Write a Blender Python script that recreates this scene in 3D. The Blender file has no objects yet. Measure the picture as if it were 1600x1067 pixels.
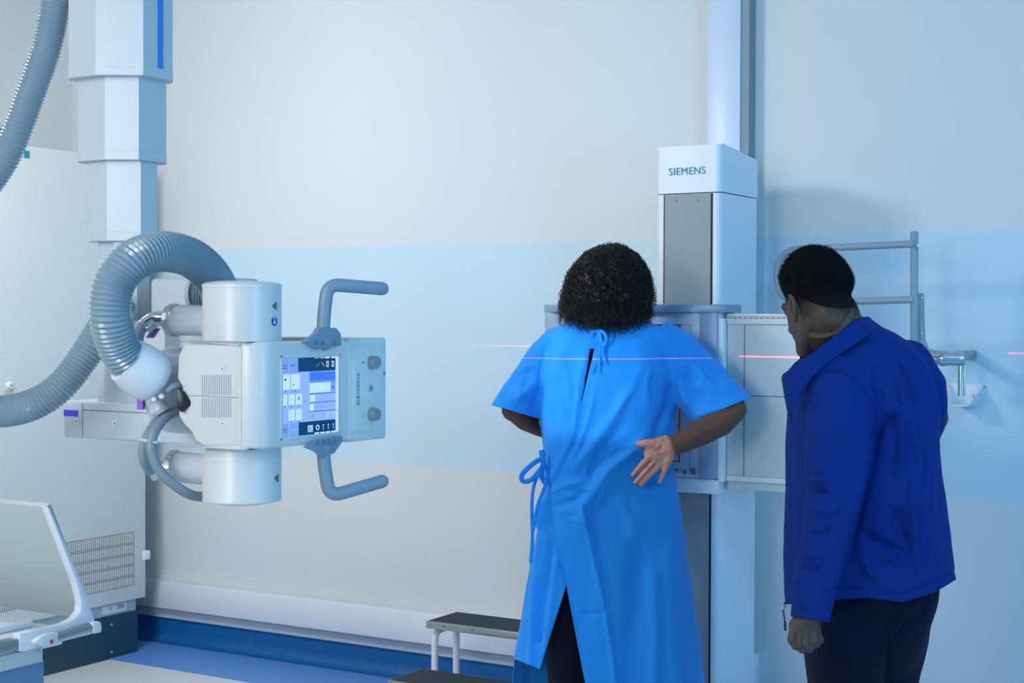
import bpy, bmesh, math, random
from mathutils import Vector, Matrix, noise
random.seed(7)
SC = bpy.context.scene
COL = SC.collection
rad = math.radians

# ------------------------------------------------------------------ camera
F_PX = 2390.0; CAM_H = 1.45
yaw, pit, rol = rad(30.9), rad(-0.92), rad(-0.195)
FW = Vector((-math.sin(yaw)*math.cos(pit), math.cos(yaw)*math.cos(pit), math.sin(pit)))
R0 = Vector((math.cos(yaw), math.sin(yaw), 0)); U0 = R0.cross(FW)
RT = R0*math.cos(rol) - U0*math.sin(rol); UP = U0*math.cos(rol) + R0*math.sin(rol)
CP = Vector((0, 0, CAM_H))
cam = bpy.data.objects.new('camera', bpy.data.cameras.new('camera')); COL.objects.link(cam)
cam.matrix_world = Matrix(((RT.x, UP.x, -FW.x, 0), (RT.y, UP.y, -FW.y, 0), (RT.z, UP.z, -FW.z, CAM_H), (0, 0, 0, 1)))
cam.data.sensor_width = 36; cam.data.lens = 36*F_PX/1600; cam.data.clip_end = 60
SC.camera = cam

# ------------------------------------------------------------------ world, lamps, exposure
w = bpy.data.worlds.new('world'); SC.world = w; w.use_nodes = True
w.node_tree.nodes['Background'].inputs[0].default_value = (0.60, 0.82, 1.0, 1)
w.node_tree.nodes['Background'].inputs[1].default_value = 0.38
def area(name, loc, target, size, power, color, sy=None):
    l = bpy.data.lights.new(name, 'AREA'); l.energy = power; l.color = color
    l.shape = 'RECTANGLE'; l.size = size; l.size_y = sy or size
    o = bpy.data.objects.new(name, l); COL.objects.link(o); o.location = loc
    o.rotation_euler = (Vector(target)-Vector(loc)).to_track_quat('-Z', 'Y').to_euler()
    return o
area('ceiling_lamp_left', (-3.5, 2.7, 2.78), (-3.9, 4.8, 1.5), 0.6, 62, (1.0, 0.97, 0.96))
area('ceiling_lamp_mid', (-2.9, 0.4, 2.78), (-3.2, 3.8, 0.9), 1.0, 26, (1.0, 0.95, 0.94))
area('rear_fill_light', (-1.9, -1.2, 2.1), (-3.3, 4.0, 0.4), 1.2, 26, (0.96, 0.97, 0.95)).data.spread = rad(115)  # added fill from behind the camera, hung well below the ceiling
area('ceiling_lamp_right', (0.3, 2.6, 2.75), (-1.0, 4.6, 1.1), 0.35, 17, (0.14, 0.58, 1.0))
area('blue_side_light', (1.7, 1.9, 1.5), (-1.5, 4.6, 0.8), 0.9, 44, (0.12, 0.55, 1.0))  # added blue area light at the right; no window is built there
SC.view_settings.view_transform = 'Standard'; SC.view_settings.look = 'None'
SC.view_settings.exposure = 0.0; SC.view_settings.gamma = 1; SC.view_settings.use_curve_mapping = False

# ------------------------------------------------------------------ helpers
def P(px, py, d):                       # point seen at a pixel, at depth d metres
    return CP + (FW + RT*((px-800)/F_PX) - UP*((py-533.5)/F_PX))*d
def PL(px, py, ax, val):                # point seen at a pixel on the plane axis = val
    q = FW + RT*((px-800)/F_PX) - UP*((py-533.5)/F_PX)
    return CP + q*((val-CP[ax])/q[ax])
def srgb(h):
    c = [int(h[i:i+2], 16)/255 for i in (0, 2, 4)]
    return tuple((v/12.92 if v <= .04045 else ((v+.055)/1.055)**2.4) for v in c) + (1,)
def mat(name, col, rough=.5, metal=0, vary=.04, nscale=6, bump=0, bscale=200, emis=0, spec=None, alpha=None, coat=0):
    m = bpy.data.materials.new(name); m.use_nodes = True
    nt = m.node_tree; b = nt.nodes['Principled BSDF']
    c = srgb(col) if isinstance(col, str) else col
    b.inputs['Roughness'].default_value = rough; b.inputs['Metallic'].default_value = metal
    if coat: b.inputs['Coat Weight'].default_value = coat
    if spec is not None: b.inputs['Specular IOR Level'].default_value = spec
    tc = nt.nodes.new('ShaderNodeTexCoord')
    n = nt.nodes.new('ShaderNodeTexNoise'); n.inputs['Scale'].default_value = nscale; n.inputs['Detail'].default_value = 4
    nt.links.new(tc.outputs['Object'], n.inputs['Vector'])
    mx = nt.nodes.new('ShaderNodeMix'); mx.data_type = 'RGBA'
    mx.inputs[6].default_value = tuple(v*(1-vary) for v in c[:3])+(1,)
    mx.inputs[7].default_value = tuple(min(1, v*(1+vary)) for v in c[:3])+(1,)
    nt.links.new(n.outputs['Fac'], mx.inputs[0]); nt.links.new(mx.outputs[2], b.inputs['Base Color'])
    if bump:
        n2 = nt.nodes.new('ShaderNodeTexNoise'); n2.inputs['Scale'].default_value = bscale; n2.inputs['Detail'].default_value = 3
        nt.links.new(tc.outputs['Object'], n2.inputs['Vector'])
        bp = nt.nodes.new('ShaderNodeBump'); bp.inputs['Strength'].default_value = bump; bp.inputs['Distance'].default_value = .002
        nt.links.new(n2.outputs['Fac'], bp.inputs['Height']); nt.links.new(bp.outputs['Normal'], b.inputs['Normal'])
    if emis:
        nt.links.new(mx.outputs[2], b.inputs['Emission Color']); b.inputs['Emission Strength'].default_value = emis
    return m

def finish(bm, name, m, parent=None, smooth=True, origin=None, kind=None):
    off = Vector((0, 0, 0))
    q = parent
    while q is not None: off += q.location; q = q.parent
    loc = Vector((0, 0, 0))
    if parent is None and origin is not None: loc = Vector(origin); off = loc
    if off.length > 0: bmesh.ops.translate(bm, verts=bm.verts, vec=-off)
    me = bpy.data.meshes.new(name); bm.to_mesh(me); bm.free()
    if smooth:
        for p in me.polygons: p.use_smooth = True
    ms = m if isinstance(m, (list, tuple)) else [m]
    for x in ms: me.materials.append(x)
    o = bpy.data.objects.new(name, me); COL.objects.link(o); o.location = loc
    if parent: o.parent = parent
    if smooth:
        try: me.set_sharp_from_angle(angle=rad(38))
        except Exception: pass
    if kind: o['kind'] = kind
    return o
def thing(name, label, cat, loc, group=None):
    o = bpy.data.objects.new(name, None); COL.objects.link(o); o.location = loc; o.empty_display_size = .1
    o['label'] = label; o['category'] = cat
    if group: o['group'] = group
    return o
def tag(o, label, cat, group=None):
    o['label'] = label; o['category'] = cat
    if group: o['group'] = group
    return o
def box(bm, a, b, bev=0, seg=2):
    a = Vector(a); b = Vector(b); lo = Vector(map(min, a, b)); hi = Vector(map(max, a, b))
    r = bmesh.ops.create_cube(bm, size=1)['verts']
    for v in r: v.co = Vector([(lo[i]+hi[i])/2 + v.co[i]*(hi[i]-lo[i]) for i in range(3)])
    if bev:
        es = list({e for v in r for e in v.link_edges})
        bmesh.ops.bevel(bm, geom=es, offset=bev, segments=seg, profile=.5, affect='EDGES')
def BX(name, a, b, m, parent=None, bev=0, seg=2, **k):
    bm = bmesh.new(); box(bm, a, b, bev, seg); return finish(bm, name, m, parent, **k)
def frames(pts):
    T = []
    for i in range(len(pts)):
        t = pts[min(i+1, len(pts)-1)] - pts[max(i-1, 0)]; T.append(t.normalized())
    u = T[0].orthogonal().normalized(); out = []
    for i, t in enumerate(T):
        u = (u - t*u.dot(t)).normalized(); out.append((t, u, t.cross(u)))
    return out
def tube(bm, pts, r, seg=16, caps=True, ref=None, flat=1.0, dome=False):
    """r: number or list; flat: radius scale along ref direction (None: round)"""
    pts = [Vector(p) for p in pts]; n = len(pts)
    rs = list(r) if isinstance(r, (list, tuple)) else [r]*n
    fl = list(flat) if isinstance(flat, (list, tuple)) else [flat]*n
    if dome:
        t0 = (pts[0]-pts[1]).normalized(); t1 = (pts[-1]-pts[-2]).normalized()
        a, b = pts[0], pts[-1]; ra, rb = rs[0], rs[-1]
        pre = [(a+t0*ra*k*min(fl[0], 1), ra*math.sqrt(max(0, 1-k*k))) for k in (.97, .8, .45)]
        post = [(b+t1*rb*k*min(fl[-1], 1), rb*math.sqrt(max(0, 1-k*k))) for k in (.45, .8, .97)]
        pts = [p for p, _ in pre]+pts+[p for p, _ in post]; rs = [q for _, q in pre]+rs+[q for _, q in post]
        fl = [fl[0]]*3+fl+[fl[-1]]*3; n = len(pts)
    fr = frames(pts); rings = []
    for i, p in enumerate(pts):
        t, u, v = fr[i]
        if ref is not None:
            v = (ref - t*ref.dot(t)).normalized(); u = v.cross(t)
        rings.append([bm.verts.new(p + u*math.cos(2*math.pi*k/seg)*rs[i] + v*math.sin(2*math.pi*k/seg)*rs[i]*fl[i]) for k in range(seg)])
    for i in range(n-1):
        for k in range(seg):
            bm.faces.new((rings[i][k], rings[i][(k+1) % seg], rings[i+1][(k+1) % seg], rings[i+1][k]))
    if caps:
        bm.faces.new(rings[0][::-1]); bm.faces.new(rings[-1])
def TB(name, pts, r, m, parent=None, seg=16, **k):
    kk = {x: k.pop(x) for x in ('caps', 'ref', 'flat', 'dome') if x in k}
    bm = bmesh.new(); tube(bm, pts, r, seg, **kk); return finish(bm, name, m, parent, **k)
def spline(ctrl, n=12, closed=False):
    ctrl = [Vector(c) for c in ctrl]; out = []
    c = [ctrl[0]*2-ctrl[1]] + ctrl + [ctrl[-1]*2-ctrl[-2]]
    for i in range(1, len(c)-2):
        p0, p1, p2, p3 = c[i-1:i+3]
        for k in range(n):
            t = k/n
            out.append(.5*((2*p1)+(p2-p0)*t+(2*p0-5*p1+4*p2-p3)*t*t+(3*p1-p0-3*p2+p3)*t**3))
    out.append(ctrl[-1]); return out
def resample(pts, step):
    out = [pts[0].copy()]; acc = 0.0
    for a, b in zip(pts, pts[1:]):
        L = (b-a).length; pos = 0.0
        while L > 0 and acc + (L-pos) >= step:
            pos += step-acc; acc = 0.0; out.append(a.lerp(b, pos/L))
        acc += L-pos
    return out
def fillet(pts, r, n=8):
    pts = [Vector(p) for p in pts]; out = [pts[0]]
    for i in range(1, len(pts)-1):
        a = (pts[i-1]-pts[i]).normalized(); b = (pts[i+1]-pts[i]).normalized()
        p, q = pts[i]+a*r, pts[i]+b*r
        for k in range(n+1):
            t = k/n; out.append(p*(1-t)**2 + pts[i]*2*t*(1-t) + q*t*t)
    out.append(pts[-1]); return out
def prism(bm, poly, vec, bev=0, seg=2):
    vec = Vector(vec); a = [bm.verts.new(Vector(p)) for p in poly]; b = [bm.verts.new(Vector(p)+vec) for p in poly]
    n = len(poly); fs = [bm.faces.new(a), bm.faces.new(b[::-1])]
    for i in range(n): fs.append(bm.faces.new((a[i], b[i], b[(i+1) % n], a[(i+1) % n])))
    bmesh.ops.recalc_face_normals(bm, faces=fs)
    if bev:
        es = [e for e in {e for f in fs for e in f.edges} if len(e.link_faces) == 2 and e.calc_face_angle(0) > rad(26)]
        bmesh.ops.bevel(bm, geom=es, offset=bev, segments=seg, profile=.5, affect='EDGES')
def PR(name, poly, vec, m, parent=None, bev=0, seg=2, **k):
    bm = bmesh.new(); prism(bm, poly, vec, bev, seg); return finish(bm, name, m, parent, **k)
def lathe(bm, c, axis, prof, seg=40):
    """prof: list of (distance along axis, radius)"""
    axis = Vector(axis).normalized(); u = axis.orthogonal().normalized(); v = axis.cross(u); rings = []
    for h, r in prof:
        rings.append([bm.verts.new(Vector(c)+axis*h+(u*math.cos(2*math.pi*k/seg)+v*math.sin(2*math.pi*k/seg))*max(r, 1e-5)) for k in range(seg)])
    for i in range(len(rings)-1):
        for k in range(seg): bm.faces.new((rings[i][k], rings[i][(k+1) % seg], rings[i+1][(k+1) % seg], rings[i+1][k]))
    bm.faces.new(rings[0][::-1]); bm.faces.new(rings[-1])
    bmesh.ops.recalc_face_normals(bm, faces=bm.faces)
def LA(name, c, axis, prof, m, parent=None, seg=40, **k):
    bm = bmesh.new(); lathe(bm, c, axis, prof, seg); return finish(bm, name, m, parent, **k)
def quad(bm, pts, mi=0):
    f = bm.faces.new([bm.verts.new(Vector(p)) for p in pts]); f.material_index = mi; return f
def text_obj(name, s, m, parent, center, xdir, ydir, width, height, depth=.0008, bold=0):
    cu = bpy.data.curves.new(name, 'FONT'); cu.body = s; cu.size = 1; cu.offset = bold; cu.extrude = .02; cu.align_x = 'CENTER'; cu.align_y = 'CENTER'
    cu.space_character = 1.08
    t = bpy.data.objects.new(name, cu); COL.objects.link(t)
    dg = bpy.context.evaluated_depsgraph_get(); me = bpy.data.meshes.new_from_object(t.evaluated_get(dg))
    bpy.data.objects.remove(t); bm = bmesh.new(); bm.from_mesh(me); bpy.data.meshes.remove(me)
    xs = [v.co.x for v in bm.verts]; ys = [v.co.y for v in bm.verts]
    cx, cy = (min(xs)+max(xs))/2, (min(ys)+max(ys))/2; sx = width/(max(xs)-min(xs)); sy = height/(max(ys)-min(ys))
    xd, yd = Vector(xdir).normalized(), Vector(ydir).normalized(); zd = xd.cross(yd)
    for v in bm.verts: v.co = Vector(center) + xd*(v.co.x-cx)*sx + yd*(v.co.y-cy)*sy + zd*(v.co.z/.02*depth)
    return finish(bm, name, m, parent, smooth=False)
def remeshed(bm, voxel, smooth=6, fac=.5):
    bmesh.ops.recalc_face_normals(bm, faces=bm.faces)
    me = bpy.data.meshes.new('tmp'); bm.to_mesh(me); bm.free()
    o = bpy.data.objects.new('tmp', me); COL.objects.link(o)
    r = o.modifiers.new('r', 'REMESH'); r.mode = 'VOXEL'; r.voxel_size = voxel; r.adaptivity = 0
    if smooth:
        s = o.modifiers.new('s', 'SMOOTH'); s.iterations = smooth; s.factor = fac
    dg = bpy.context.evaluated_depsgraph_get(); me2 = bpy.data.meshes.new_from_object(o.evaluated_get(dg))
    bpy.data.objects.remove(o); bpy.data.meshes.remove(me)
    b2 = bmesh.new(); b2.from_mesh(me2); bpy.data.meshes.remove(me2); b2.normal_update(); return b2
def solidify(o, t, offset=-1):
    s = o.modifiers.new('thickness', 'SOLIDIFY'); s.thickness = t; s.offset = offset
RH = R0.copy(); FH = Vector((FW.x, FW.y, 0)).normalized(); ZU = Vector((0, 0, 1))
def loft_px(bm, rows, seg=48, ex=2.3, caps=True):
    """rows: (py, px_left, px_right, depth, half thickness) -> closed lofted body part"""
    rings = []
    for (y, xl, xr, d, ht) in rows:
        c = P((xl+xr)/2, y, d); hw = (xr-xl)/2*d/F_PX; rg = []
        for k in range(seg):
            a = 2*math.pi*k/seg; ca, sa = math.cos(a), math.sin(a)
            rg.append(bm.verts.new(c + RH*hw*math.copysign(abs(ca)**(2/ex), ca) + FH*ht*math.copysign(abs(sa)**(2/ex), sa)))
        rings.append(rg)
    for i in range(len(rings)-1):
        for k in range(seg): bm.faces.new((rings[i][k], rings[i][(k+1) % seg], rings[i+1][(k+1) % seg], rings[i+1][k]))
    bm.faces.new(rings[0][::-1]); bm.faces.new(rings[-1])
def rows_i(rows, n=4):
    """smooth interpolation between the rows of a loft"""
    v = [Vector(r[:3]).to_4d() for r in rows]; out = []
    R = [list(rows[0])]+[list(r) for r in rows]+[list(rows[-1])]
    for i in range(1, len(R)-2):
        for k in range(n):
            t = k/n
            out.append([.5*((2*b)+(c-a)*t+(2*a-5*b+4*c-e)*t*t+(3*b-a-3*c+e)*t**3) for a, b, c, e in zip(*R[i-1:i+3])])
    out.append(list(rows[-1])); return out
def pix(co):
    v = co-CP; d = v.dot(FW); return 800+F_PX*v.dot(RT)/d, 533.5-F_PX*v.dot(UP)/d, d
def seg_dist(x, y, pts):
    best = 1e9; side = 0; tt = 0; n = len(pts)-1
    for i in range(n):
        ax, ay = pts[i]; bx, by = pts[i+1]; dx, dy = bx-ax, by-ay; L = dx*dx+dy*dy
        t = max(0, min(1, ((x-ax)*dx+(y-ay)*dy)/L)); qx, qy = x-ax-dx*t, y-ay-dy*t; q = qx*qx+qy*qy
        if q < best: best = q; side = dx*qy-dy*qx; tt = (i+t)/n
    return math.sqrt(best), side, tt
def apply_folds(bm, folds, back=True):
    """folds: (polyline, height, width, kind) raise or sink the cloth along a crease that runs through the given points.
    kind 'r' = ridge (fades at both ends), 's' = step (cloth to one side lies on top), 'b' = blunt soft bulge"""
    bm.normal_update(); nor = {v: v.normal.copy() for v in bm.verts}
    bxs = [(min(p[0] for p in f[0])-4*f[2], max(p[0] for p in f[0])+4*f[2], min(p[1] for p in f[0])-4*f[2], max(p[1] for p in f[0])+4*f[2]) for f in folds]
    for v in bm.verts:
        n = nor[v]
        if n.dot(FW) > -.05: continue
        x, y, d = pix(v.co); h = 0
        for f, bb in zip(folds, bxs):
            if not (bb[0] < x < bb[1] and bb[2] < y < bb[3]): continue
            q, s, t = seg_dist(x, y, f[0]); wd = f[2]
            if q > 4*wd: continue
            if f[3] == 's':
                g = .5+.5*math.tanh((q if s > 0 else -q)/1.3); g = g*(math.exp(-(q/(wd*3))**2) if s > 0 else 1); fade = min(1, t*8, (1-t)*8)
                h += f[1]*g*fade
            else:
                fade = 1 if f[3] == 'b' else min(1, t*4)*min(1, (1-t)*4)
                h += f[1]*math.exp(-(q/wd)**2)*fade
        v.co += n*h
def cut(bm, co, no, where, delete=True):
    """bisect the faces for which where(centre) holds, and remove them beyond the plane"""
    fs = [f for f in bm.faces if where(f.calc_center_median())]
    g = list({v for f in fs for v in f.verts})+list({e for f in fs for e in f.edges})+fs
    bmesh.ops.bisect_plane(bm, geom=g, plane_co=co, plane_no=no, dist=1e-6)
    if delete:
        no = Vector(no); co = Vector(co)
        dl = [f for f in bm.faces if where(f.calc_center_median()) and (f.calc_center_median()-co).dot(no) > 0]
        bmesh.ops.delete(bm, geom=dl, context='FACES')
def view_plane(a, b, d):
    """vertical-ish plane through two pixels, containing the viewing direction; normal points to the left-hand side of a->b as drawn on the page"""
    A, B = P(a[0], a[1], d), P(b[0], b[1], d); return A, (A-CP).cross(B-CP).normalized()
def ellipsoid(bm, c, r, rot=None, seg=32):
    res = bmesh.ops.create_uvsphere(bm, u_segments=seg, v_segments=seg//2, radius=1)['verts']
    for v in res:
        q = Vector((v.co.x*r[0], v.co.y*r[1], v.co.z*r[2]))
        if rot is not None: q = rot @ q
        v.co = Vector(c)+q

# ------------------------------------------------------------------ materials
M = {}
M['white'] = mat('painted_white', 'dfe6ee', .38, vary=.02, bump=.05)
M['white2'] = mat('cool_white', 'c9d8ea', .35, vary=.02)
M['cream'] = mat('cabinet_paint', 'd3d8d6', .45, vary=.02, bump=.03)
M['greyblue'] = mat('handle_grey', '7f9bb0', .42, vary=.03, bump=.05, bscale=500)
M['hose'] = mat('hose_plastic', '86a0b0', .28, vary=.08, nscale=20, coat=.4)
M['metal'] = mat('brushed_metal', 'cfd2d2', .3, .6, vary=.08)
M['chrome'] = mat('chrome', 'd8dde0', .12, 1)
M['alu'] = mat('aluminium', 'a9b0b2', .4, .85, vary=.05)
M['dark'] = mat('dark_gap', '0a1218', .6)
M['black'] = mat('black_plastic', '15222b', .35)
M['purple'] = mat('purple_sticker', '8f62d0', .5)
M['blue'] = mat('blue_strip', '2f8be8', .45)
M['violetblue'] = mat('violet_blue_sticker', '4a52e0', .5)
M['teal'] = mat('teal_lettering', '06909e', .5)
M['grey'] = mat('mid_grey', '8c979c', .5, vary=.05, bump=.1)
M['grey2'] = mat('light_grey', 'b3c0ca', .5, vary=.03)
M['line'] = mat('thin_line', '3d5264', .6)
M['red'] = mat('red_button', 'c4262a', .35)
M['tread'] = mat('rubber_tread', '27343a', .85, vary=.2, nscale=150, bump=.5, bscale=300)
M['sign_y'] = mat('warning_yellow', '9b8a55', .5)
M['sign_b'] = mat('mandatory_blue', '0c5fae', .5)
M['beige'] = mat('beige_sticker', 'b9b49a', .5)
M['vent'] = mat('vent_grey', '7d8685', .6, vary=.05)

# ------------------------------------------------------------------ the room
def wall_mat():
    m = mat('painted_wall_with_blue_band', 'd2d8da', .7, vary=.015, nscale=1.2, bump=.06, bscale=120)
    nt = m.node_tree; b = nt.nodes['Principled BSDF']; mixo = b.inputs['Base Color'].links[0].from_socket
    g = nt.nodes.new('ShaderNodeNewGeometry'); s = nt.nodes.new('ShaderNodeSeparateXYZ'); nt.links.new(g.outputs['Position'], s.inputs[0])
    a = nt.nodes.new('ShaderNodeMath'); a.operation = 'COMPARE'; a.inputs[1].default_value = (1.736+.851)/2; a.inputs[2].default_value = (1.736-.851)/2
    nt.links.new(s.outputs['Z'], a.inputs[0])
    mx = nt.nodes.new('ShaderNodeMix'); mx.data_type = 'RGBA'; nt.links.new(a.outputs[0], mx.inputs[0]); nt.links.new(mixo, mx.inputs[6])
    mx.inputs[7].default_value = srgb('c0d8e6'); nt.links.new(mx.outputs[2], b.inputs['Base Color']); return m
M['wall'] = wall_mat()
M['wall2'] = mat('painted_wall', 'd3d8d8', .7, vary=.02, nscale=1.5, bump=.06, bscale=120)
M['floor'] = mat('vinyl_floor', 'd6d9d9', .35, vary=.05, nscale=60)
M['vinyl'] = mat('blue_vinyl', '0d62a4', .42, vary=.12, nscale=25, bump=.2, bscale=90)
M['vinyl2'] = mat('blue_vinyl_border', '5a8fd2', .42, vary=.10, nscale=30)
M['ceil'] = mat('ceiling_paint', 'cfd3d4', .8)
WY, WX, ZC = 5.05, -5.40, 2.88
BX('floor', (WX, -1.5, -.1), (2.2, WY+.1, 0), M['floor'], kind='structure', smooth=False)
BX('wall_back', (WX-.1, WY, 0), (2.2, WY+.1, ZC), M['wall'], kind='structure', smooth=False)
BX('wall_left', (WX-.1, -1.5, 0), (WX, WY, ZC), M['wall2'], kind='structure', smooth=False)
BX('ceiling', (WX-.1, -1.5, ZC), (2.2, WY+.1, ZC+.1), M['ceil'], kind='structure', smooth=False)
# vinyl border on the floor and its coved upstand
BX('trim_1', (WX, 4.645, 0), (2.2, 4.99, .003), M['vinyl2'], kind='structure', smooth=False)
cv = [(WY-.004, .13), (WY-.004, .045)] + [(WY-.004-.045*(1-math.cos(t*math.pi/12)), .048*(1-math.sin(t*math.pi/12))) for t in range(7)] + [(WY-.06, .0035), (WY, 0), (WY, .13)]
PR('baseboard_back', [(WX, y, z) for y, z in cv], (7.6, 0, 0), M['vinyl'], kind='structure')
# boxed cable rail above the upstand
BX('trim_2', (WX+.35, WY-.055, .155), (-2.0, WY, .275), M['white'], bev=.006, kind='structure')
BX('trim_3', (WX+.35, WY-.02, .108), (-2.0, WY, .155), M['grey2'], kind='structure', smooth=False)
# vertical trunking column
tr = thing('cable_trunking', 'pale vertical cable trunking running from behind the wall stand up to the ceiling', 'cable trunking', (-2.1, 5, .28))
BX('cover', (-2.185, 4.985, .275), (-2.062, WY, ZC), M['white2'], tr, bev=.003)
BX('gap_shade_strip', (-2.062, 4.992, .275), (-2.032, WY, ZC), mat('gap_shade_grey', '7f949f', .6), tr, smooth=False)  # strip whose darker grey stands in for the shaded gap beside the cover

# ------------------------------------------------------------------ electrical cabinet
cab = thing('equipment_cabinet', 'tall white metal equipment cabinet with louvred grille in the left corner', 'cabinet', (-5.05, 4.0, 0))
CX = -4.74
BX('body', (WX+.01, 2.9, .235), (CX-.02, 4.83, 2.10), M['cream'], cab, bev=.004)
BX('door', (CX-.02, 3.0, .235), (CX, 4.845, 2.118), M['cream'], cab, bev=.004)
BX('lower_frame', (WX+.02, 2.92, .175), (CX-.03, 4.815, .237), M['grey2'], cab, smooth=False)
BX('plinth', (WX+.02, 2.92, 0), (CX-.015, 4.812, .182), mat('dark_plinth', '173d52', .5, vary=.1, nscale=30), cab, smooth=False)
BX('catch', (CX-.004, 4.825, .397), (CX+.012, 4.862, .437), M['white'], cab, bev=.004)
bm = bmesh.new()
for z0, z1 in ((.480, .527), (.434, .476), (.388, .430), (.342, .384), (.297, .338)):
    box(bm, (CX-.001, 4.05, z0), (CX+.0015, 4.775, z1))
gr = finish(bm, 'grille', M['vent'], cab, smooth=False)
bm = bmesh.new(); y = 4.06
while y < 4.77:
    for z0, z1 in ((.483, .524), (.437, .473), (.391, .427), (.345, .381), (.300, .335)):
        box(bm, (CX+.001, y, z0), (CX+.004, y+.0035, z1))
    y += .011
finish(bm, 'grille_bars', M['cream'], gr, smooth=False)
BX('rating_label', (CX-.03, 4.62, .19), (CX-.027, 4.76, .225), M['white'], cab, smooth=False)
for i, (y, z, l) in enumerate(((4.70, .216, .045), (4.71, .21, .035), (4.70, .203, .045), (4.66, .213, .012), (4.66, .205, .01))): BX('print_line', (CX-.0275, y, z), (CX-.0262, y+l, z+.003), M['line'], cab, smooth=False)
a = PL(38, 235, 0, CX+.003); b = PL(46.5, 247, 0, CX+.003)
BX('door_sticker', (CX, a.y, b.z), (CX+.003, b.y, a.z), M['teal'], cab, smooth=False)
a = PL(16, 602, 0, CX+.01)
LA('lock', (CX, a.y, a.z), (1, 0, 0), [(0, .014), (.012, .014), (.016, .010)], M['white'], cab, 20)
LA('keyhole', (CX+.0162, a.y, a.z), (1, 0, 0), [(0, .0035), (.001, .0035)], M['dark'], cab, 12)
BX('lock_tag', (CX, a.y-.02, a.z-.045), (CX+.003, a.y+.02, a.z-.02), M['beige'], cab, smooth=False)
for yy, zz in ((4.66, .145), (4.66, .03)): LA('plinth_screw', (CX-.015, yy, zz), (1, 0, 0), [(0, .006), (.003, .005)], M['grey'], cab, 12)
# small wall socket above the cabinet
a = PL(6, 210, 0, WX)
so = thing('wall_socket', 'small grey wall socket with dark fittings above the cabinet at the left edge', 'socket', (WX, a.y, a.z-.05))
BX('plate', (WX, a.y-.07, a.z-.05), (WX+.02, a.y+.045, a.z+.045), M['grey2'], so, bev=.003)
BX('switch', (WX+.02, a.y-.04, a.z-.02), (WX+.028, a.y+.0, a.z+.02), M['black'], so, bev=.002)
BX('plug', (WX+.0, a.y-.05, a.z-.115), (WX+.03, a.y+.01, a.z-.06), M['black'], so, bev=.004)

# ------------------------------------------------------------------ wall stand with detector
ws = thing('wall_stand', 'white radiography wall stand column with grey front strip behind the patient', 'x-ray wall stand', (-2.06, 4.7, 0))
Y0 = 4.50; xl, xr = PL(1025, 400, 1, Y0).x, PL(1125, 400, 1, Y0).x
xi0, xi1 = PL(1037.5, 400, 1, Y0).x, PL(1112.5, 400, 1, Y0).x
YB = None
for k in range(200):
    yy = Y0 + k*.002
    if PL(1181, 400, 1, yy).x <= xr + 0.0: YB = yy; break
# depth of the column so its rear right edge sits where the photograph shows it
YB = Y0+.20
for k in range(400):
    v = CP + Vector((xr, Y0+k*.001, 1.4)) - CP; u, _, _ = pix(Vector((xr, Y0+k*.001, 1.4)))
    if u >= 1181: YB = Y0+k*.001; break
ZT = 2.0; ZJ = PL(1060, 302, 1, Y0).z
def plan(x0, x1, y0, y1, c):
    pts = [(x0, y1), (x0, y0+c)]
    for k in range(1, 6): t = k*math.pi/12; pts.append((x0+c-c*math.cos(t), y0+c-c*math.sin(t)))
    for k in range(0, 6): t = k*math.pi/12; pts.append((x1-c+c*math.sin(t), y0+c-c*math.cos(t)))
    pts += [(x1, y0+c), (x1, y1)]; return pts
PR('column', [(x, y, 0.0) for x, y in plan(xl, xr, Y0, YB, .022)], (0, 0, ZJ-.003), M['white'], ws)
bm = bmesh.new(); prism(bm, [(x, y, ZJ) for x, y in plan(xl-.002, xr+.002, Y0-.003, YB+.002, .024)], (0, 0, ZT-ZJ))
for v in bm.verts:
    if v.co.z > ZJ+.05:
        t = (v.co.y-Y0)/(YB-Y0); v.co.z += .012*math.sin(min(1, t*2)*math.pi/2) - .03*max(0, t-.45)**2*4
capo = finish(bm, 'top_cover', M['white'], ws)
a, b = PL(1045, 267, 1, Y0-.004), PL(1102, 267, 1, Y0-.004)
text_obj('lettering', 'SIEMENS', M['teal'], capo, (a+b)/2, (1, 0, 0), (0, 0, 1), b.x-a.x, .0235)
BX('front_strip', (xi0+.004, Y0-.004, .02), (xi1-.004, Y0+.01, ZJ-.004), M['grey'], ws, smooth=False)
BX('slot', (xi0-.001, Y0-.002, .02), (xi0+.004, Y0+.01, ZJ-.004), M['dark'], ws, smooth=False)
BX('slot', (xi1-.004, Y0-.002, .02), (xi1+.002, Y0+.01, ZJ-.004), M['dark'], ws, smooth=False)
for px in (1057, 1091):
    a = PL(px, 314, 1, Y0-.004); LA('screw', a, (0, -1, 0), [(0, .005), (.002, .004)], M['chrome'], ws, 14)
BX('base_plate', (xl-.08, Y0-.05, 0), (xr+.06, YB+.02, .02), M['grey2'], ws, bev=.004)

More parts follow.
